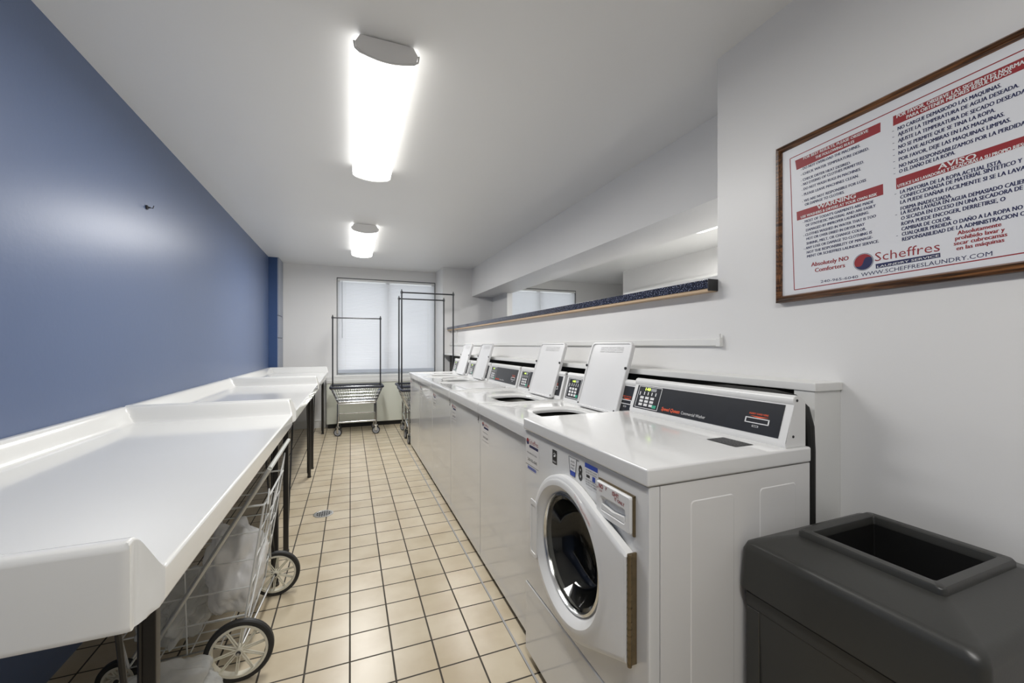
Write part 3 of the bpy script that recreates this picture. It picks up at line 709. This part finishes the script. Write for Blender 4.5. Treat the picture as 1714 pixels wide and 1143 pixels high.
# ------------------------------------------------- the front loader
r = empty('washing_machine', 'front-loading washer number 8 with a round glass door, nearest the camera', 'washing machine', (.93, 1.1, 0), 'white coin laundry washing machines in a row')
FX = .63; A0, A1 = .745, 1.449; FB = 1.182; DZ = .925
f = MB(); f.shell(FX+.032, FB, A0, A1, .03, DZ-.044, .003, 'front')
sub(f, 'cabinet', 'enamel2', r)
f = MB(); f.box(FX+.05, FB-.02, A0+.02, A1-.02, 0, .031); sub(f, 'base', 'void', r)  # black fill stands for the shade beneath this washer
f = MB(); 
def _fp(ins, x):
    ya, yb, za, zb = A0+ins, A1-ins, .302+ins, DZ-.044-ins; out = []
    for k in range(96):
        a = 2*PI*k/96+PI/4; c, s_ = math.cos(a), math.sin(a); m_ = max(abs(c), abs(s_)); c /= m_; s_ /= m_
        # ray from the hole centre to the rectangle
        dy, dz = math.cos(a), math.sin(a)
        ty = ((yb if dy > 0 else ya)-1.088)/dy if abs(dy) > 1e-6 else 9; tz = ((zb if dz > 0 else za)-.578)/dz if abs(dz) > 1e-6 else 9
        t = min(ty, tz); out.append([x, 1.088+t*dy, .578+t*dz])
    for cy, cz in ((ya, za), (ya, zb), (yb, za), (yb, zb)):   # snap the nearest ray to each corner
        k = min(range(96), key=lambda q: (out[q][1]-cy)**2+(out[q][2]-cz)**2); out[k] = [x, cy, cz]
    return out
def _fc(R, x): return [(x, 1.088+R*math.cos(2*PI*k/96+PI/4), .578+R*math.sin(2*PI*k/96+PI/4)) for k in range(96)]
f.loft([_fp(0, FX+.030), _fp(0, FX+.005), _fp(.002, FX+.0015), _fp(.006, FX), _fc(.178, FX), _fc(.175, FX+.028)], False, False); sub(f, 'front_panel', 'enamel', r)
f = MB(); f.box(FX, FX+.030, A0, A1, .035, .299, .006, 3); sub(f, 'lower_front_panel', 'enamel', r)
f = MB(); f.box(FX-.008, FB+.002, A0-.004, A1+.002, DZ-.042, DZ, .006, 3); sub(f, 'top_deck', 'enamel', r)
# embossed side outlines: raised shallow panels
f = MB()
def emb(x0, x1, z0, z1):
    t = .0014; f.loft([[(a, A0+.0003, b) for a, b in rrect(x0, x1, z0, z1, .012, 4)], [(a, A0-t, b) for a, b in rrect(x0+.003, x1-.003, z0+.003, z1-.003, .010, 4)]])
emb(.752, .895, .18, .835); emb(.985, 1.125, .18, .835); sub(f, 'embossed_side', 'enamel2', r, smooth=False)
console(r, A0+.008, A1-.03, 1.098, DZ, .142, .080)
# console near end: screws exist; drain hose behind it, its straight run also painting the gap's shade
f = MB(); f.tube([(1.215, 1.35, 1.03), (1.220, 1.05, 1.056), (1.224, .88, 1.056), (1.230, .82, 1.048), (1.233, .79, 1.02), (1.234, .778, .97), (1.234, .775, .9), (1.234, .775, .1)], .012, 10); sub(f, 'drain_hose', 'void', r)
f = MB(); lx = [(1.045, .91), (1.075, .80), (.985, .815), (.955, .935)]
f.quad([(1.055, .915, DZ+.0008), (1.055, .815, DZ+.0008), (.985, .815, DZ+.0008), (.985, .915, DZ+.0008)]); wl = sub(f, 'warning_sticker', 'ink', r, smooth=False)
f = MB()
for k in range(5): add_text(f, 'WARNING TO REDUCE THE RISK' if k < 1 else 'read all safety instructions first', (1.045-.013*k, .91, DZ+.0012), (1.045-.013*k, .82, DZ+.0012), (.006, 0, 0), .0)
f.build('printed_words', 'greyink', wl, smooth=False)
# door
DC = (1.088, .572); DR = .232
def hull_outline(ins, n=30):
    cy, cz = DC; P = []
    R = DR-ins; yh = .792+ins*.3; zt_, zb_ = .712-ins, .455+ins
    # tangent angle from circle to points
    def tang(py, pz, up):
        dx, dz = py-cy, pz-cz; d = math.hypot(dx, dz); a = math.atan2(dz, dx); b = math.acos(R/d); return a-b if up else a+b
    at = tang(yh, zt_, True); ab = tang(yh, zb_, False)
    at %= 2*PI; ab %= 2*PI
    # go from top tangent counter-clockwise (through +Y side) to the bottom tangent
    # in (y,z) plane: top ~ pi/2.. hinge is towards -Y (pi)
    a_start, a_end = at, ab
    if a_start > PI: a_start -= 2*PI
    if a_end > a_start: a_end -= 2*PI
    for k in range(n+1):
        a = a_start+(a_end-a_start)*k/n; P.append((cy+R*math.cos(a), cz+R*math.sin(a)))
    P.append((yh, zb_)); P.append((yh, zt_)); return P
def ringpts(c, R, x, n=33, st=0): return [(x, c[0]+R*math.cos(2*PI*k/n+st), c[1]+R*math.sin(2*PI*k/n+st)) for k in range(n)]
# outer door shell: outline loops then inner loops to the glass (match counts by resampling)
def resample(P, n):
    P = [Vector((a, b)) for a, b in P]; Q = P+[P[0]]; ln = [0]
    for a, b in zip(Q, Q[1:]): ln.append(ln[-1]+(b-a).length)
    out = []
    for k in range(n):
        s = ln[-1]*k/n; i = max(j for j in range(len(ln)-1) if ln[j] <= s+1e-9); t = (s-ln[i])/max(1e-9, ln[i+1]-ln[i]); out.append(tuple(Q[i].lerp(Q[i+1], t)))
    return out
N_ = 96; GC = (1.088, .578); GR = .168
def oloop(ins, x): return [(x, a, b) for a, b in resample(hull_outline(ins), N_)]
base = resample(hull_outline(0), N_)
def cloop(R, x, c=GC):
    out = []
    for a, b in base:
        th = math.atan2(b-c[1], a-c[0]); out.append((x, c[0]+R*math.cos(th), c[1]+R*math.sin(th)))
    return out
def ringl(k, x):  # between glass circle and a circular ring front
    return cloop(k, x)
f = MB(); f.loft([oloop(.004, FX-.001), oloop(0, FX-.006), oloop(0, FX-.024), oloop(.006, FX-.029), oloop(.014, FX-.030)], False, False)
bm = f.bm
f.loft([oloop(.014, FX-.030), cloop(.214, FX-.033), cloop(.208, FX-.036), cloop(.196, FX-.036), cloop(.186, FX-.028), cloop(.174, FX-.012), cloop(.170, FX-.006)], False, False)
door = sub(f, 'round_door', 'plast', r)
f = MB(); f.lathe([(.172, -.008), (.170, -.016), (.163, -.018), (.160, -.012), (.158, -.004)], (FX, *GC), 'x', 64); f.build('door_trim_ring', 'chrome', door)
f = MB(); f.lathe([(.160, -.010), (.150, -.004), (.135, .03), (.125, .055), (.10, .075), (.05, .085), (0, .088)], (FX, *GC), 'x', 56); f.build('door_glass', 'doorglass', door)
# recess behind: gasket and drum
f = MB(); f.lathe([(.172, -.004), (.172, .02), (.160, .08), (.165, .11), (.205, .115), (.21, .14)], (FX+.02, *GC), 'x', 56); sub(f, 'door_gasket', 'rubber', r)
f = MB(); f.lathe([(.21, .12), (.235, .13), (.235, .42), (.20, .44), (0, .44)], (FX+.02, *GC), 'x', 56)
for k in range(3):
    a = 2*PI*k/3+.4; c_, s_ = math.cos(a), math.sin(a)
    f.tube([(FX+.17, GC[0]+.225*c_, GC[1]+.225*s_), (FX+.40, GC[0]+.225*c_, GC[1]+.225*s_)], .03, 10)
sub(f, 'steel_drum', 'drum', r)
# handle recess at the far side of the door
f = MB(); f.loft([[(FX-.0375, a, b) for a, b in rrect(1.262, 1.318, .470, .668, .012, 3)], [(FX-.0395, a, b) for a, b in rrect(1.264, 1.316, .472, .666, .012, 3)], [(FX-.0395, a, b) for a, b in rrect(1.270, 1.308, .484, .650, .008, 3)], [(FX-.030, a, b) for a, b in rrect(1.274, 1.304, .488, .646, .006, 3)]]); f.build('door_handle', 'plast', door)
f = MB(); f.box(FX-.0312, FX-.0290, 1.280, 1.288, .50, .635); f.build('handle_slot', 'ink', door)
# hinge
f = MB(); f.tube([(FX-.022, .786, .452), (FX-.022, .786, .715)], .0055, 12); f.box(FX-.020, FX-.001, .7865, .791, .452, .715); 
for k in range(16): z = .458+k*.0165; f.lathe([(.0064, -.0010), (.0064, .0010)], (FX-.022, .786, z), 'z', 12)
f.build('hinge', 'hinge', door)
# dispenser drawer
f = MB(); d0, d1, z0, z1 = .797, .942, .752, .842; X_ = FX-.012
outer = lambda k, x: [(x, a, b) for a, b in rrect(d0+k, d1-k, z0+k, z1-k, .006, 4)]
inner = lambda k, x: [(x, a, b) for a, b in rrect(d0+.018+k, d1-.018-k, z0+.016+k, z1-.034-k, .010, 4)]
f.loft([outer(0, FX-.0005), outer(0, X_+.003), outer(.003, X_), inner(0, X_), inner(.004, X_+.004), inner(.010, X_+.012)], True, True); dr = sub(f, 'dispenser_drawer', 'plast', r)
f = MB(); f.prism([(d0+.022, z0+.020), (d1-.022, z0+.020), (d1-.026, z0+.034), ((d0+d1)/2, z0+.028), (d0+.026, z0+.034)], X_+.001, X_+.011, 'x'); f.build('drawer_grip', 'plast', dr)
f = MB(); ex = X_-.0005
add_text(f, 'NO', (ex, .928, .826), (ex, .908, .826), (0, 0, .011), .03); add_text(f, 'P', (ex, .897, .827), (ex, .891, .827), (0, 0, .009)); add_text(f, 'ISH!!', (ex, .868, .825), (ex, .842, .825), (0, 0, .010), .02); add_text(f, 'HE', (ex, .938, .822), (ex, .931, .822), (0, 0, .006)); add_text(f, 'LOW', (ex, .926, .817), (ex, .912, .817), (0, 0, .005)); add_text(f, 'IT ONLY', (ex, .858, .815), (ex, .818, .813), (0, 0, .0075), .02); f.build('printed_words', 'red', dr, smooth=False)
f = MB(); f.box(FX-.006, FX-.0003, d0-.006, d0-.001, z0-.002, z1+.004); f.box(FX-.004, FX-.0003, d0-.006, d1, z1+.001, z1+.005); f.build('drawer_edge', 'hinge', dr)
# faded red writing on the door
f = MB(); ex = FX-.0375
add_text(f, 'PUSH HERE', (FX-.037, 1.010, .772), (FX-.037, .930, .722), (0, .006, .010), .0)
add_text(f, 'TO CLOSE', (FX-.037, .985, .760), (FX-.037, .935, .728), (0, -.002, -.010), .0); f.build('faded_words', 'pink', door, smooth=False)
# stickers on the front
service_label(r, FX, 1.442, .862)
e = FX-.0007
f = MB(); f.quad([(e, 1.425, .752), (e, 1.345, .752), (e, 1.345, .735), (e, 1.425, .735)]); sub(f, 'blue_sticker', 'whiteink', r, smooth=False)
f = MB()
for k in range(8):
    ya = 1.423-k*.0095; f.quad([(e-.0003, ya, .738), (e-.0003, ya-.007, .738), (e-.0003, ya-.007, .749), (e-.0003, ya, .749)])
sub(f, 'printed_blue', 'blueink', r, smooth=False)
f = MB(); f.quad([(e, 1.220, .858), (e, 1.188, .858), (e, 1.188, .812), (e, 1.220, .812)]); es = sub(f, 'energy_sticker', 'ink', r, smooth=False)
f = MB(); e2 = e-.0003
f.lathe([(.009, 0), (.0105, 0)], (e2, 1.204, .838), 'x', 16, .3, 2.9); f.quad([(e2, 1.212, .836), (e2, 1.200, .846), (e2, 1.197, .838), (e2, 1.206, .834)]); add_text(f, 'ENERGY', (e2, 1.216, .816), (e2, 1.192, .816), (0, 0, .006), .0); f.build('printed_star', 'whiteink', es, smooth=False)
f = MB()   # cup-shaped sticker outline
f.quad([(e, 1.108, .862), (e, 1.064, .862), (e, 1.071, .808), (e, 1.099, .808)]); cs = sub(f, 'cup_sticker', 'whiteink', r, smooth=False)
f = MB(); f.quad([(e2, 1.101, .822), (e2, 1.069, .822), (e2, 1.071, .808), (e2, 1.099, .808)]); f.build('printed_fill', 'blueink', cs, smooth=False)
f = MB()
for (p, q) in (((1.109, .863), (1.050, .863)), ((1.109, .863), (1.099, .807)), ((1.063, .862), (1.071, .807)), ((1.099, .807), (1.071, .807))): f.tube([(e2, *p), (e2, *q)], .0006, 4)
for j, tx in enumerate(('ADD', 'SOAP', 'ONLY')): add_text(f, tx, (e2, 1.097, .848-.010*j), (e2, 1.074, .848-.010*j), (0, 0, .005), .01)
f.build('printed_lines', 'ink', cs, smooth=False)
f = MB(); add_text(f, '8', (e, 1.052, .808), (e, 1.030, .808), (0, 0, .042), .03); sub(f, 'printed_number', 'ink', r, smooth=False)
f = MB(); f.quad([(e, 1.016, .868), (e, .950, .868), (e, .950, .800), (e, 1.016, .800)]); ls = sub(f, 'instruction_sticker', 'whiteink', r, smooth=False)
f = MB(); f.quad([(e2, 1.016, .868), (e2, .950, .868), (e2, .950, .855), (e2, 1.016, .855)]); f.quad([(e2, .977, .838), (e2, .962, .838), (e2, .962, .824), (e2, .977, .824)]); f.build('printed_blue', 'blueink', ls, smooth=False)
f = MB()
for j, tx in enumerate(('HIGH EFFICIENCY WASHER', 'USE ONLY HE DETERGENT', '', '', 'MEASURE SOAP CAREFULLY', 'DO NOT OVERFILL', 'TOO MUCH WILL OVERSUD')):
    if tx: add_text(f, tx, (e2, 1.012, .847-.0068*j), (e2, .954, .847-.0068*j), (0, 0, .0038), .0)
f.quad([(e2, 1.008, .836), (e2, .99, .836), (e2, .99, .828), (e2, 1.008, .828)])
f.build('printed_words', 'ink', ls, smooth=False)

# ================================================================== trash bin
r = empty('trash_bin', 'charcoal plastic rectangular trash bin with an open-top hooded lid, in the near right corner', 'trash bin', (1.15, .53, 0))
bx0, bx1, by0, by1 = .906, 1.392, .312, .739
def rl(i, z, rad=.02): return [(a, b, z) for a, b in rrect(bx0+i, bx1-i, by0+i, by1-i, max(.004, rad), 5)]
f = MB(); f.loft([rl(.03, .002), rl(.022, .012), rl(.008, .603), rl(.012, .606)], True, True)
bd = sub(f, 'bin_body', 'bin', r)
f = MB()   # raised border frames that leave the recessed side panels
def frame_x(x, y0, y1, z0, z1, w):
    t = .005
    for (a, b, c, d) in ((y0, y1, z1-w, z1), (y0, y1, z0, z0+w), (y0, y0+w, z0+w, z1-w), (y1-w, y1, z0+w, z1-w)): f.box(x-t, x+.012, a, b, c, d, .002, 1)
frame_x(bx0+.012, by0+.012, by1-.012, .08, .598, .035)
f.build('panel_border', 'bin', bd)
# hooded lid : skirt, sloped top, opening rim
ox0, ox1, oy0, oy1 = 1.035, 1.275, .425, .645
def ol(k, z, rad=.018): return [(a, b, z) for a, b in rrect(ox0-k, ox1+k, oy0-k, oy1+k, rad, 5)]
f = MB(); f.loft([rl(.004, .604), rl(-.004, .607), rl(-.004, .612), rl(0, .700, .022), rl(.006, .716, .022), rl(.018, .724, .022), ol(.030, .741, .012), ol(.024, .743, .012), ol(.0235, .753, .012), ol(.020, .758, .011), ol(.003, .758, .006), ol(0, .755, .005), ol(-.002, .738, .004)], True, False)
ld = sub(f, 'bin_lid', 'bin', r, angle=50)
f = MB(); f.loft([ol(-.0018, .740, .004), ol(-.006, .615, .004)], False, True); f.build('opening_liner', 'binopen', ld)  # black inner walls paint the shade inside the bin opening

# ================================================================== framed notice on the right wall
def cam_ray(x, y):
    f_, th = 682., .3775; u = (x-857)/f_; v = (578-y)/f_; s, c = math.sin(th), math.cos(th)
    return Vector((s+u*c, c-u*s, v))
SXP = 1.382      # plane of the printed sheet
def S5(x, y, X=SXP): # reading positions taken off the photograph, turned into points of the sheet's real plane
    d = cam_ray(1290+x*424/1714, 60+y*240/970); return Vector((X, d.y/d.x*X, CAMH+d.z/d.x*X))
def S6(x, y, X=SXP): return S5(x, y+889, X)
r = empty('framed_notice', 'framed English and Spanish laundry rules notice in brown oak frame on the right wall', 'sign', (XW, .66, 1.62))
yA, yB_, z0, z1 = .982, .33, 1.352, 1.888
tilt = .035   # hangs a little crooked
def T(y, z): return (y, z+(yA-y)*tilt*.9)
def framebar(P, Q, R_, S_, name):
    f = MB(); x0 = XW-.001
    # P,Q outer edge ; S_,R_ inner edge (y,z)
    def L(p, t, x): return (x, *T(*p))
    prof = [(0, x0), (0, x0-.020), (.25, x0-.026), (.5, x0-.022), (.8, x0-.026), (1, x0-.018), (1, x0)]
    loopA = []; loopB = []
    for t, x in prof:
        a = (P[0]+(S_[0]-P[0])*t, P[1]+(S_[1]-P[1])*t); b = (Q[0]+(R_[0]-Q[0])*t, Q[1]+(R_[1]-Q[1])*t)
        loopA.append((x, *T(*a))); loopB.append((x, *T(*b)))
    f.loft([loopA, loopB]); return sub(f, name, 'wood', r, angle=30)
fw = .022
o_ = [(yA, z1), (yB_, z1), (yB_, z0), (yA, z0)]; i_ = [(yA-fw, z1-fw), (yB_+fw, z1-fw), (yB_+fw, z0+fw), (yA-fw, z0+fw)]
for k in range(4): framebar(o_[k], o_[(k+1) % 4], i_[(k+1) % 4], i_[k], 'frame_bar')
f = MB(); f.quad([(SXP+.0001, *T(yA-.01, z1-.01)), (SXP+.0001, *T(yB_+.01, z1-.01)), (SXP+.0001, *T(yB_+.01, z0+.01)), (SXP+.0001, *T(yA-.01, z0+.01))]); sheet = sub(f, 'printed_sheet', 'paper', r, smooth=False)
fr_, fn, fw_, fs = MB(), MB(), MB(), MB()
def band(mb, pts): mb.quad(pts)
B5 = lambda *p: [S5(*q) for q in p]; B6 = lambda *p: [S6(*q) for q in p]
XR = SXP-.0004
band(fr_, B5((165, 845), (743, 585), (743, 650), (175, 908))); band(fr_, B6((175, 303), (760, 112), (762, 185), (178, 362)))
band(fr_, B5((828, 545), (1790, 108), (1790, 190), (828, 610))); band(fr_, B6((848, 75), (1790, -237), (1790, -172), (850, 150)))
# red border
def ln(mb, a, b, w):
    a, b = Vector(a), Vector(b); d = (b-a).normalized(); n = Vector((0, -d.z, d.y))*w/2; mb.quad([a-n, b-n, b+n, a+n])
tl, bl = S5(131, 832), S6(160, 830); tr, br = S5(1714, 92), S6(1714, 578)
ext = lambda a, b: a+(b-a)*1.09
for a, b in ((tl, ext(tl, tr)), (bl, ext(bl, br)), (tl, bl)): ln(fr_, a, b, .0028)
def tx(mb, s, a, b, cap, bold=.018, lift=.00025, it=0):
    a = Vector(a); b = Vector(b); w = 0 if bold < 0 else min(.0006, cap*.05)
    for k in ((-1, 0, 1) if bold > .01 else (0,)):
        d = Vector((-.00002*k, w*k, 0)); a.x = b.x = SXP-lift; add_text(mb, s, a+d, b+d, (0, 0, cap), .006 if bold > 0 else bold, it)
W5 = [('FOR BEST RESULTS, PLEASE OBSERVE', (222, 838), (660, 650), .0082), ('THE FOLLOWING RULES', (303, 833), (565, 722), .0082), ('POR FAVOR, OBSERVE LAS SIGUIENTES NORMAS', (853, 557), (1738, 178), .0092), ('PARA OBTENER MEJORES RESULTADOS', (920, 562), (1630, 250), .0092), ('AVISO', (1135, 905), (1390, 828), .0130)]
for s, a, b, c in W5: tx(fw_, s, S5(*a), S5(*b), c, .025, .00035)
for s, a, b, c in [('WARNING', (315, 285), (575, 205), .0130), ('USE WASHERS & DRYERS AT YOUR OWN RISK', (205, 347), (720, 190), .0080), ('UTILICE LAS LAVADORAS Y SECADORAS A SU PROPIO RIESGO', (860, 138), (1770, -163), .0080)]: tx(fw_, s, S6(*a), S6(*b), c, .025, .00035)
N5 = [('- DO NOT OVERLOAD THE MACHINES.', (205, 912), (605, 750)), ('- CHECK WATER TEMPERATURE DESIRED.', (205, 948), (665, 770)), ('- CHECK DRYER HEAT DESIRED.', (205, 988), (540, 865)), ('- NO DYEING OF CLOTHES PERMITTED.', (207, 1018), (630, 860)), ('- DO NOT WASH RUGS IN MACHINES.', (210, 1050), (610, 909)),
      ('NO CARGUE DEMASIODO LAS MAQUINAS.', (860, 640), (1560, 345)), ('AJUSTE LA TEMPERATURA DE AGUA DESEADA.', (862, 680), (1680, 345)), ('AJUSTE LA TEMPERATURA DE SECADO DESEADA.', (863, 722), (1735, 380)), ('NO SE PERMITE QUE SE TINA LA ROPA.', (865, 765), (1520, 512)), ('NO LAVE ALFOMBRAS EN LAS MAQUINAS.', (866, 805), (1582, 540)), ('POR FAVOR, DEJE LAS MAQUINAS LIMPIAS.', (868, 848), (1625, 578)), ('NO NOS RESPONSABILIZAMOS POR LA PERDIDA', (870, 893), (1725, 600)), ('O EL DAÑO DE LA ROPA.', (870, 930), (1248, 800))]
for s, a, b in N5:
    p, q = S5(*a), S5(*b); tx(fn, s, p, q, .0080 if a[0] < 500 else .0096)
    if a[0] > 500: tx(fn, '-', p+Vector((0, .012, 0)), p+Vector((0, .009, 0)), .009)
N6 = [('- PLEASE LEAVE MACHINES CLEAN.', (212, 197), (595, 65)), ('- WE ARE NOT RESPONSIBLE FOR LOSS', (214, 240), (645, 95)), ('OR DAMAGE TO CLOTHES.', (232, 262), (498, 175)),
      ('- MOST OF TODAY\'S GARMENTS ARE MADE', (218, 380), (695, 240)), ('OF SYNTHETIC MATERIAL AND ARE EASILY', (237, 403), (710, 268)), ('DAMAGED BY IMPROPER LAUNDERING.', (240, 435), (665, 312)), ('- CLOTHES WASHED IN WATER THAT IS TOO', (222, 470), (712, 337)), ('HOT OR OVER DRIED IN DRYER MAY', (242, 493), (635, 393)), ('SHRINK, MELT, OR CHANGE COLOR.', (243, 525), (645, 423)), ('- ANY LOSS OR DAMAGE TO CLOTHING IS', (226, 559), (685, 447)), ('NOT THE RESPONSIBILITY OF MANAGE-', (245, 585), (690, 480)), ('MENT OR SCHEFFRES LAUNDRY SERVICE.', (247, 612), (732, 508)),
      ('LA MAYORIA DE LA ROPA ACTUAL ESTA', (877, 180), (1560, -24)), ('CONFECCIONADA DE MATERIAL SINTETICO Y SE', (878, 215), (1760, -52)), ('LA PUEDE DAÑAR FACILMENTE SI SE LA LAVA', (878, 250), (1725, 15)), ('FORMA INADECUADA.', (880, 292), (1225, 203)), ('LA ROPA LAVADA EN AGUA DEMASIADO CALIENTE', (882, 322), (1790, 88)), ('O SECADA EN EXCESO EN UNA SECADORA DE', (883, 358), (1705, 150)), ('ROPA PUEDE ENCOGER, DERRETIRSE, O', (885, 395), (1588, 225)), ('CAMBIAR DE COLOR.', (886, 430), (1222, 355)), ('CUALQUIER PERDIDA O DAÑO A LA ROPA NO ES', (888, 465), (1765, 268)), ('RESPONSABILIDAD DE LA ADMINISTRACION O', (890, 500), (1725, 323))]
for i, (s, a, b) in enumerate(N6):
    p, q = S6(*a), S6(*b); tx(fn, s, p, q, .0080 if a[0] < 500 else .0096)
    if s[:5] in ('LA MA', 'LA RO', 'CUALQ'): tx(fn, '-', p+Vector((0, .012, 0)), p+Vector((0, .009, 0)), .009)
tx(fn, '240-965-6040', S6(338, 782), S6(592, 748), .0080, .006); tx(fn, 'WWW.SCHEFFRESLAUNDRY.COM', S6(612, 740), S6(1500, 597), .0105, .006)
tx(fr_, 'Absolutely NO', S6(275, 672), S6(527, 627), .0125); tx(fr_, 'Comforters', S6(300, 710), S6(502, 675), .0125)
tx(fr_, 'Absolutamente', S6(1265, 458), S6(1560, 397), .0095, .025); tx(fr_, 'prohibido lavar y', S6(1250, 494), S6(1583, 433), .0095, .025); tx(fr_, 'secar cubrecamas', S6(1240, 530), S6(1600, 465), .0095, .025); tx(fr_, 'en las máquinas', S6(1258, 562), S6(1580, 503), .0095, .025)
tx(fr_, 'Scheffres', S6(706, 637), S6(1145, 566), .0245, -.004)
fn.quad([S6(710, 655), S6(1147, 578), S6(1149, 608), S6(712, 686)]); tx(fw_, 'LAUNDRY SERVICE', S6(722, 680), S6(1140, 603), .0056, .02, .0006)
# round swirl logo
lc = S6(627, 640); lr = .0225
def swirl(mb, up):
    P = []; n = 20
    for k in range(n+1):
        a = PI*k/n+(0 if up else PI)+.5; P.append((math.cos(a)*lr, math.sin(a)*lr))
    sg = 1 if up else -1
    a0 = .5
    for k in range(1, n):  # S curve back
        t = -1+2*k/n; t *= sg; px = t*lr*.98; py = .30*lr*math.sin(t*PI); P.append((px*math.cos(a0)-py*math.sin(a0), px*math.sin(a0)+py*math.cos(a0)))
    vs = [mb.bm.verts.new((SXP-.0005, lc.y-a, lc.z+b)) for a, b in P]; mb.bm.faces.new(vs)
swirl(fr_, True); swirl(fn, False)
for k in range(40):
    a = 2*PI*k/40; b = 2*PI*(k+1)/40; R1, R2 = lr*1.06, lr*1.10
    fn.quad([(SXP-.0005, lc.y-R1*math.cos(a), lc.z+R1*math.sin(a)), (SXP-.0005, lc.y-R2*math.cos(a), lc.z+R2*math.sin(a)), (SXP-.0005, lc.y-R2*math.cos(b), lc.z+R2*math.sin(b)), (SXP-.0005, lc.y-R1*math.cos(b), lc.z+R1*math.sin(b))])
for mb, nm, m in ((fr_, 'printed_red', 'red'), (fn, 'printed_navy', 'navy'), (fw_, 'printed_white', 'whiteink')):
    o = mb.build(nm, m, sheet, smooth=False)
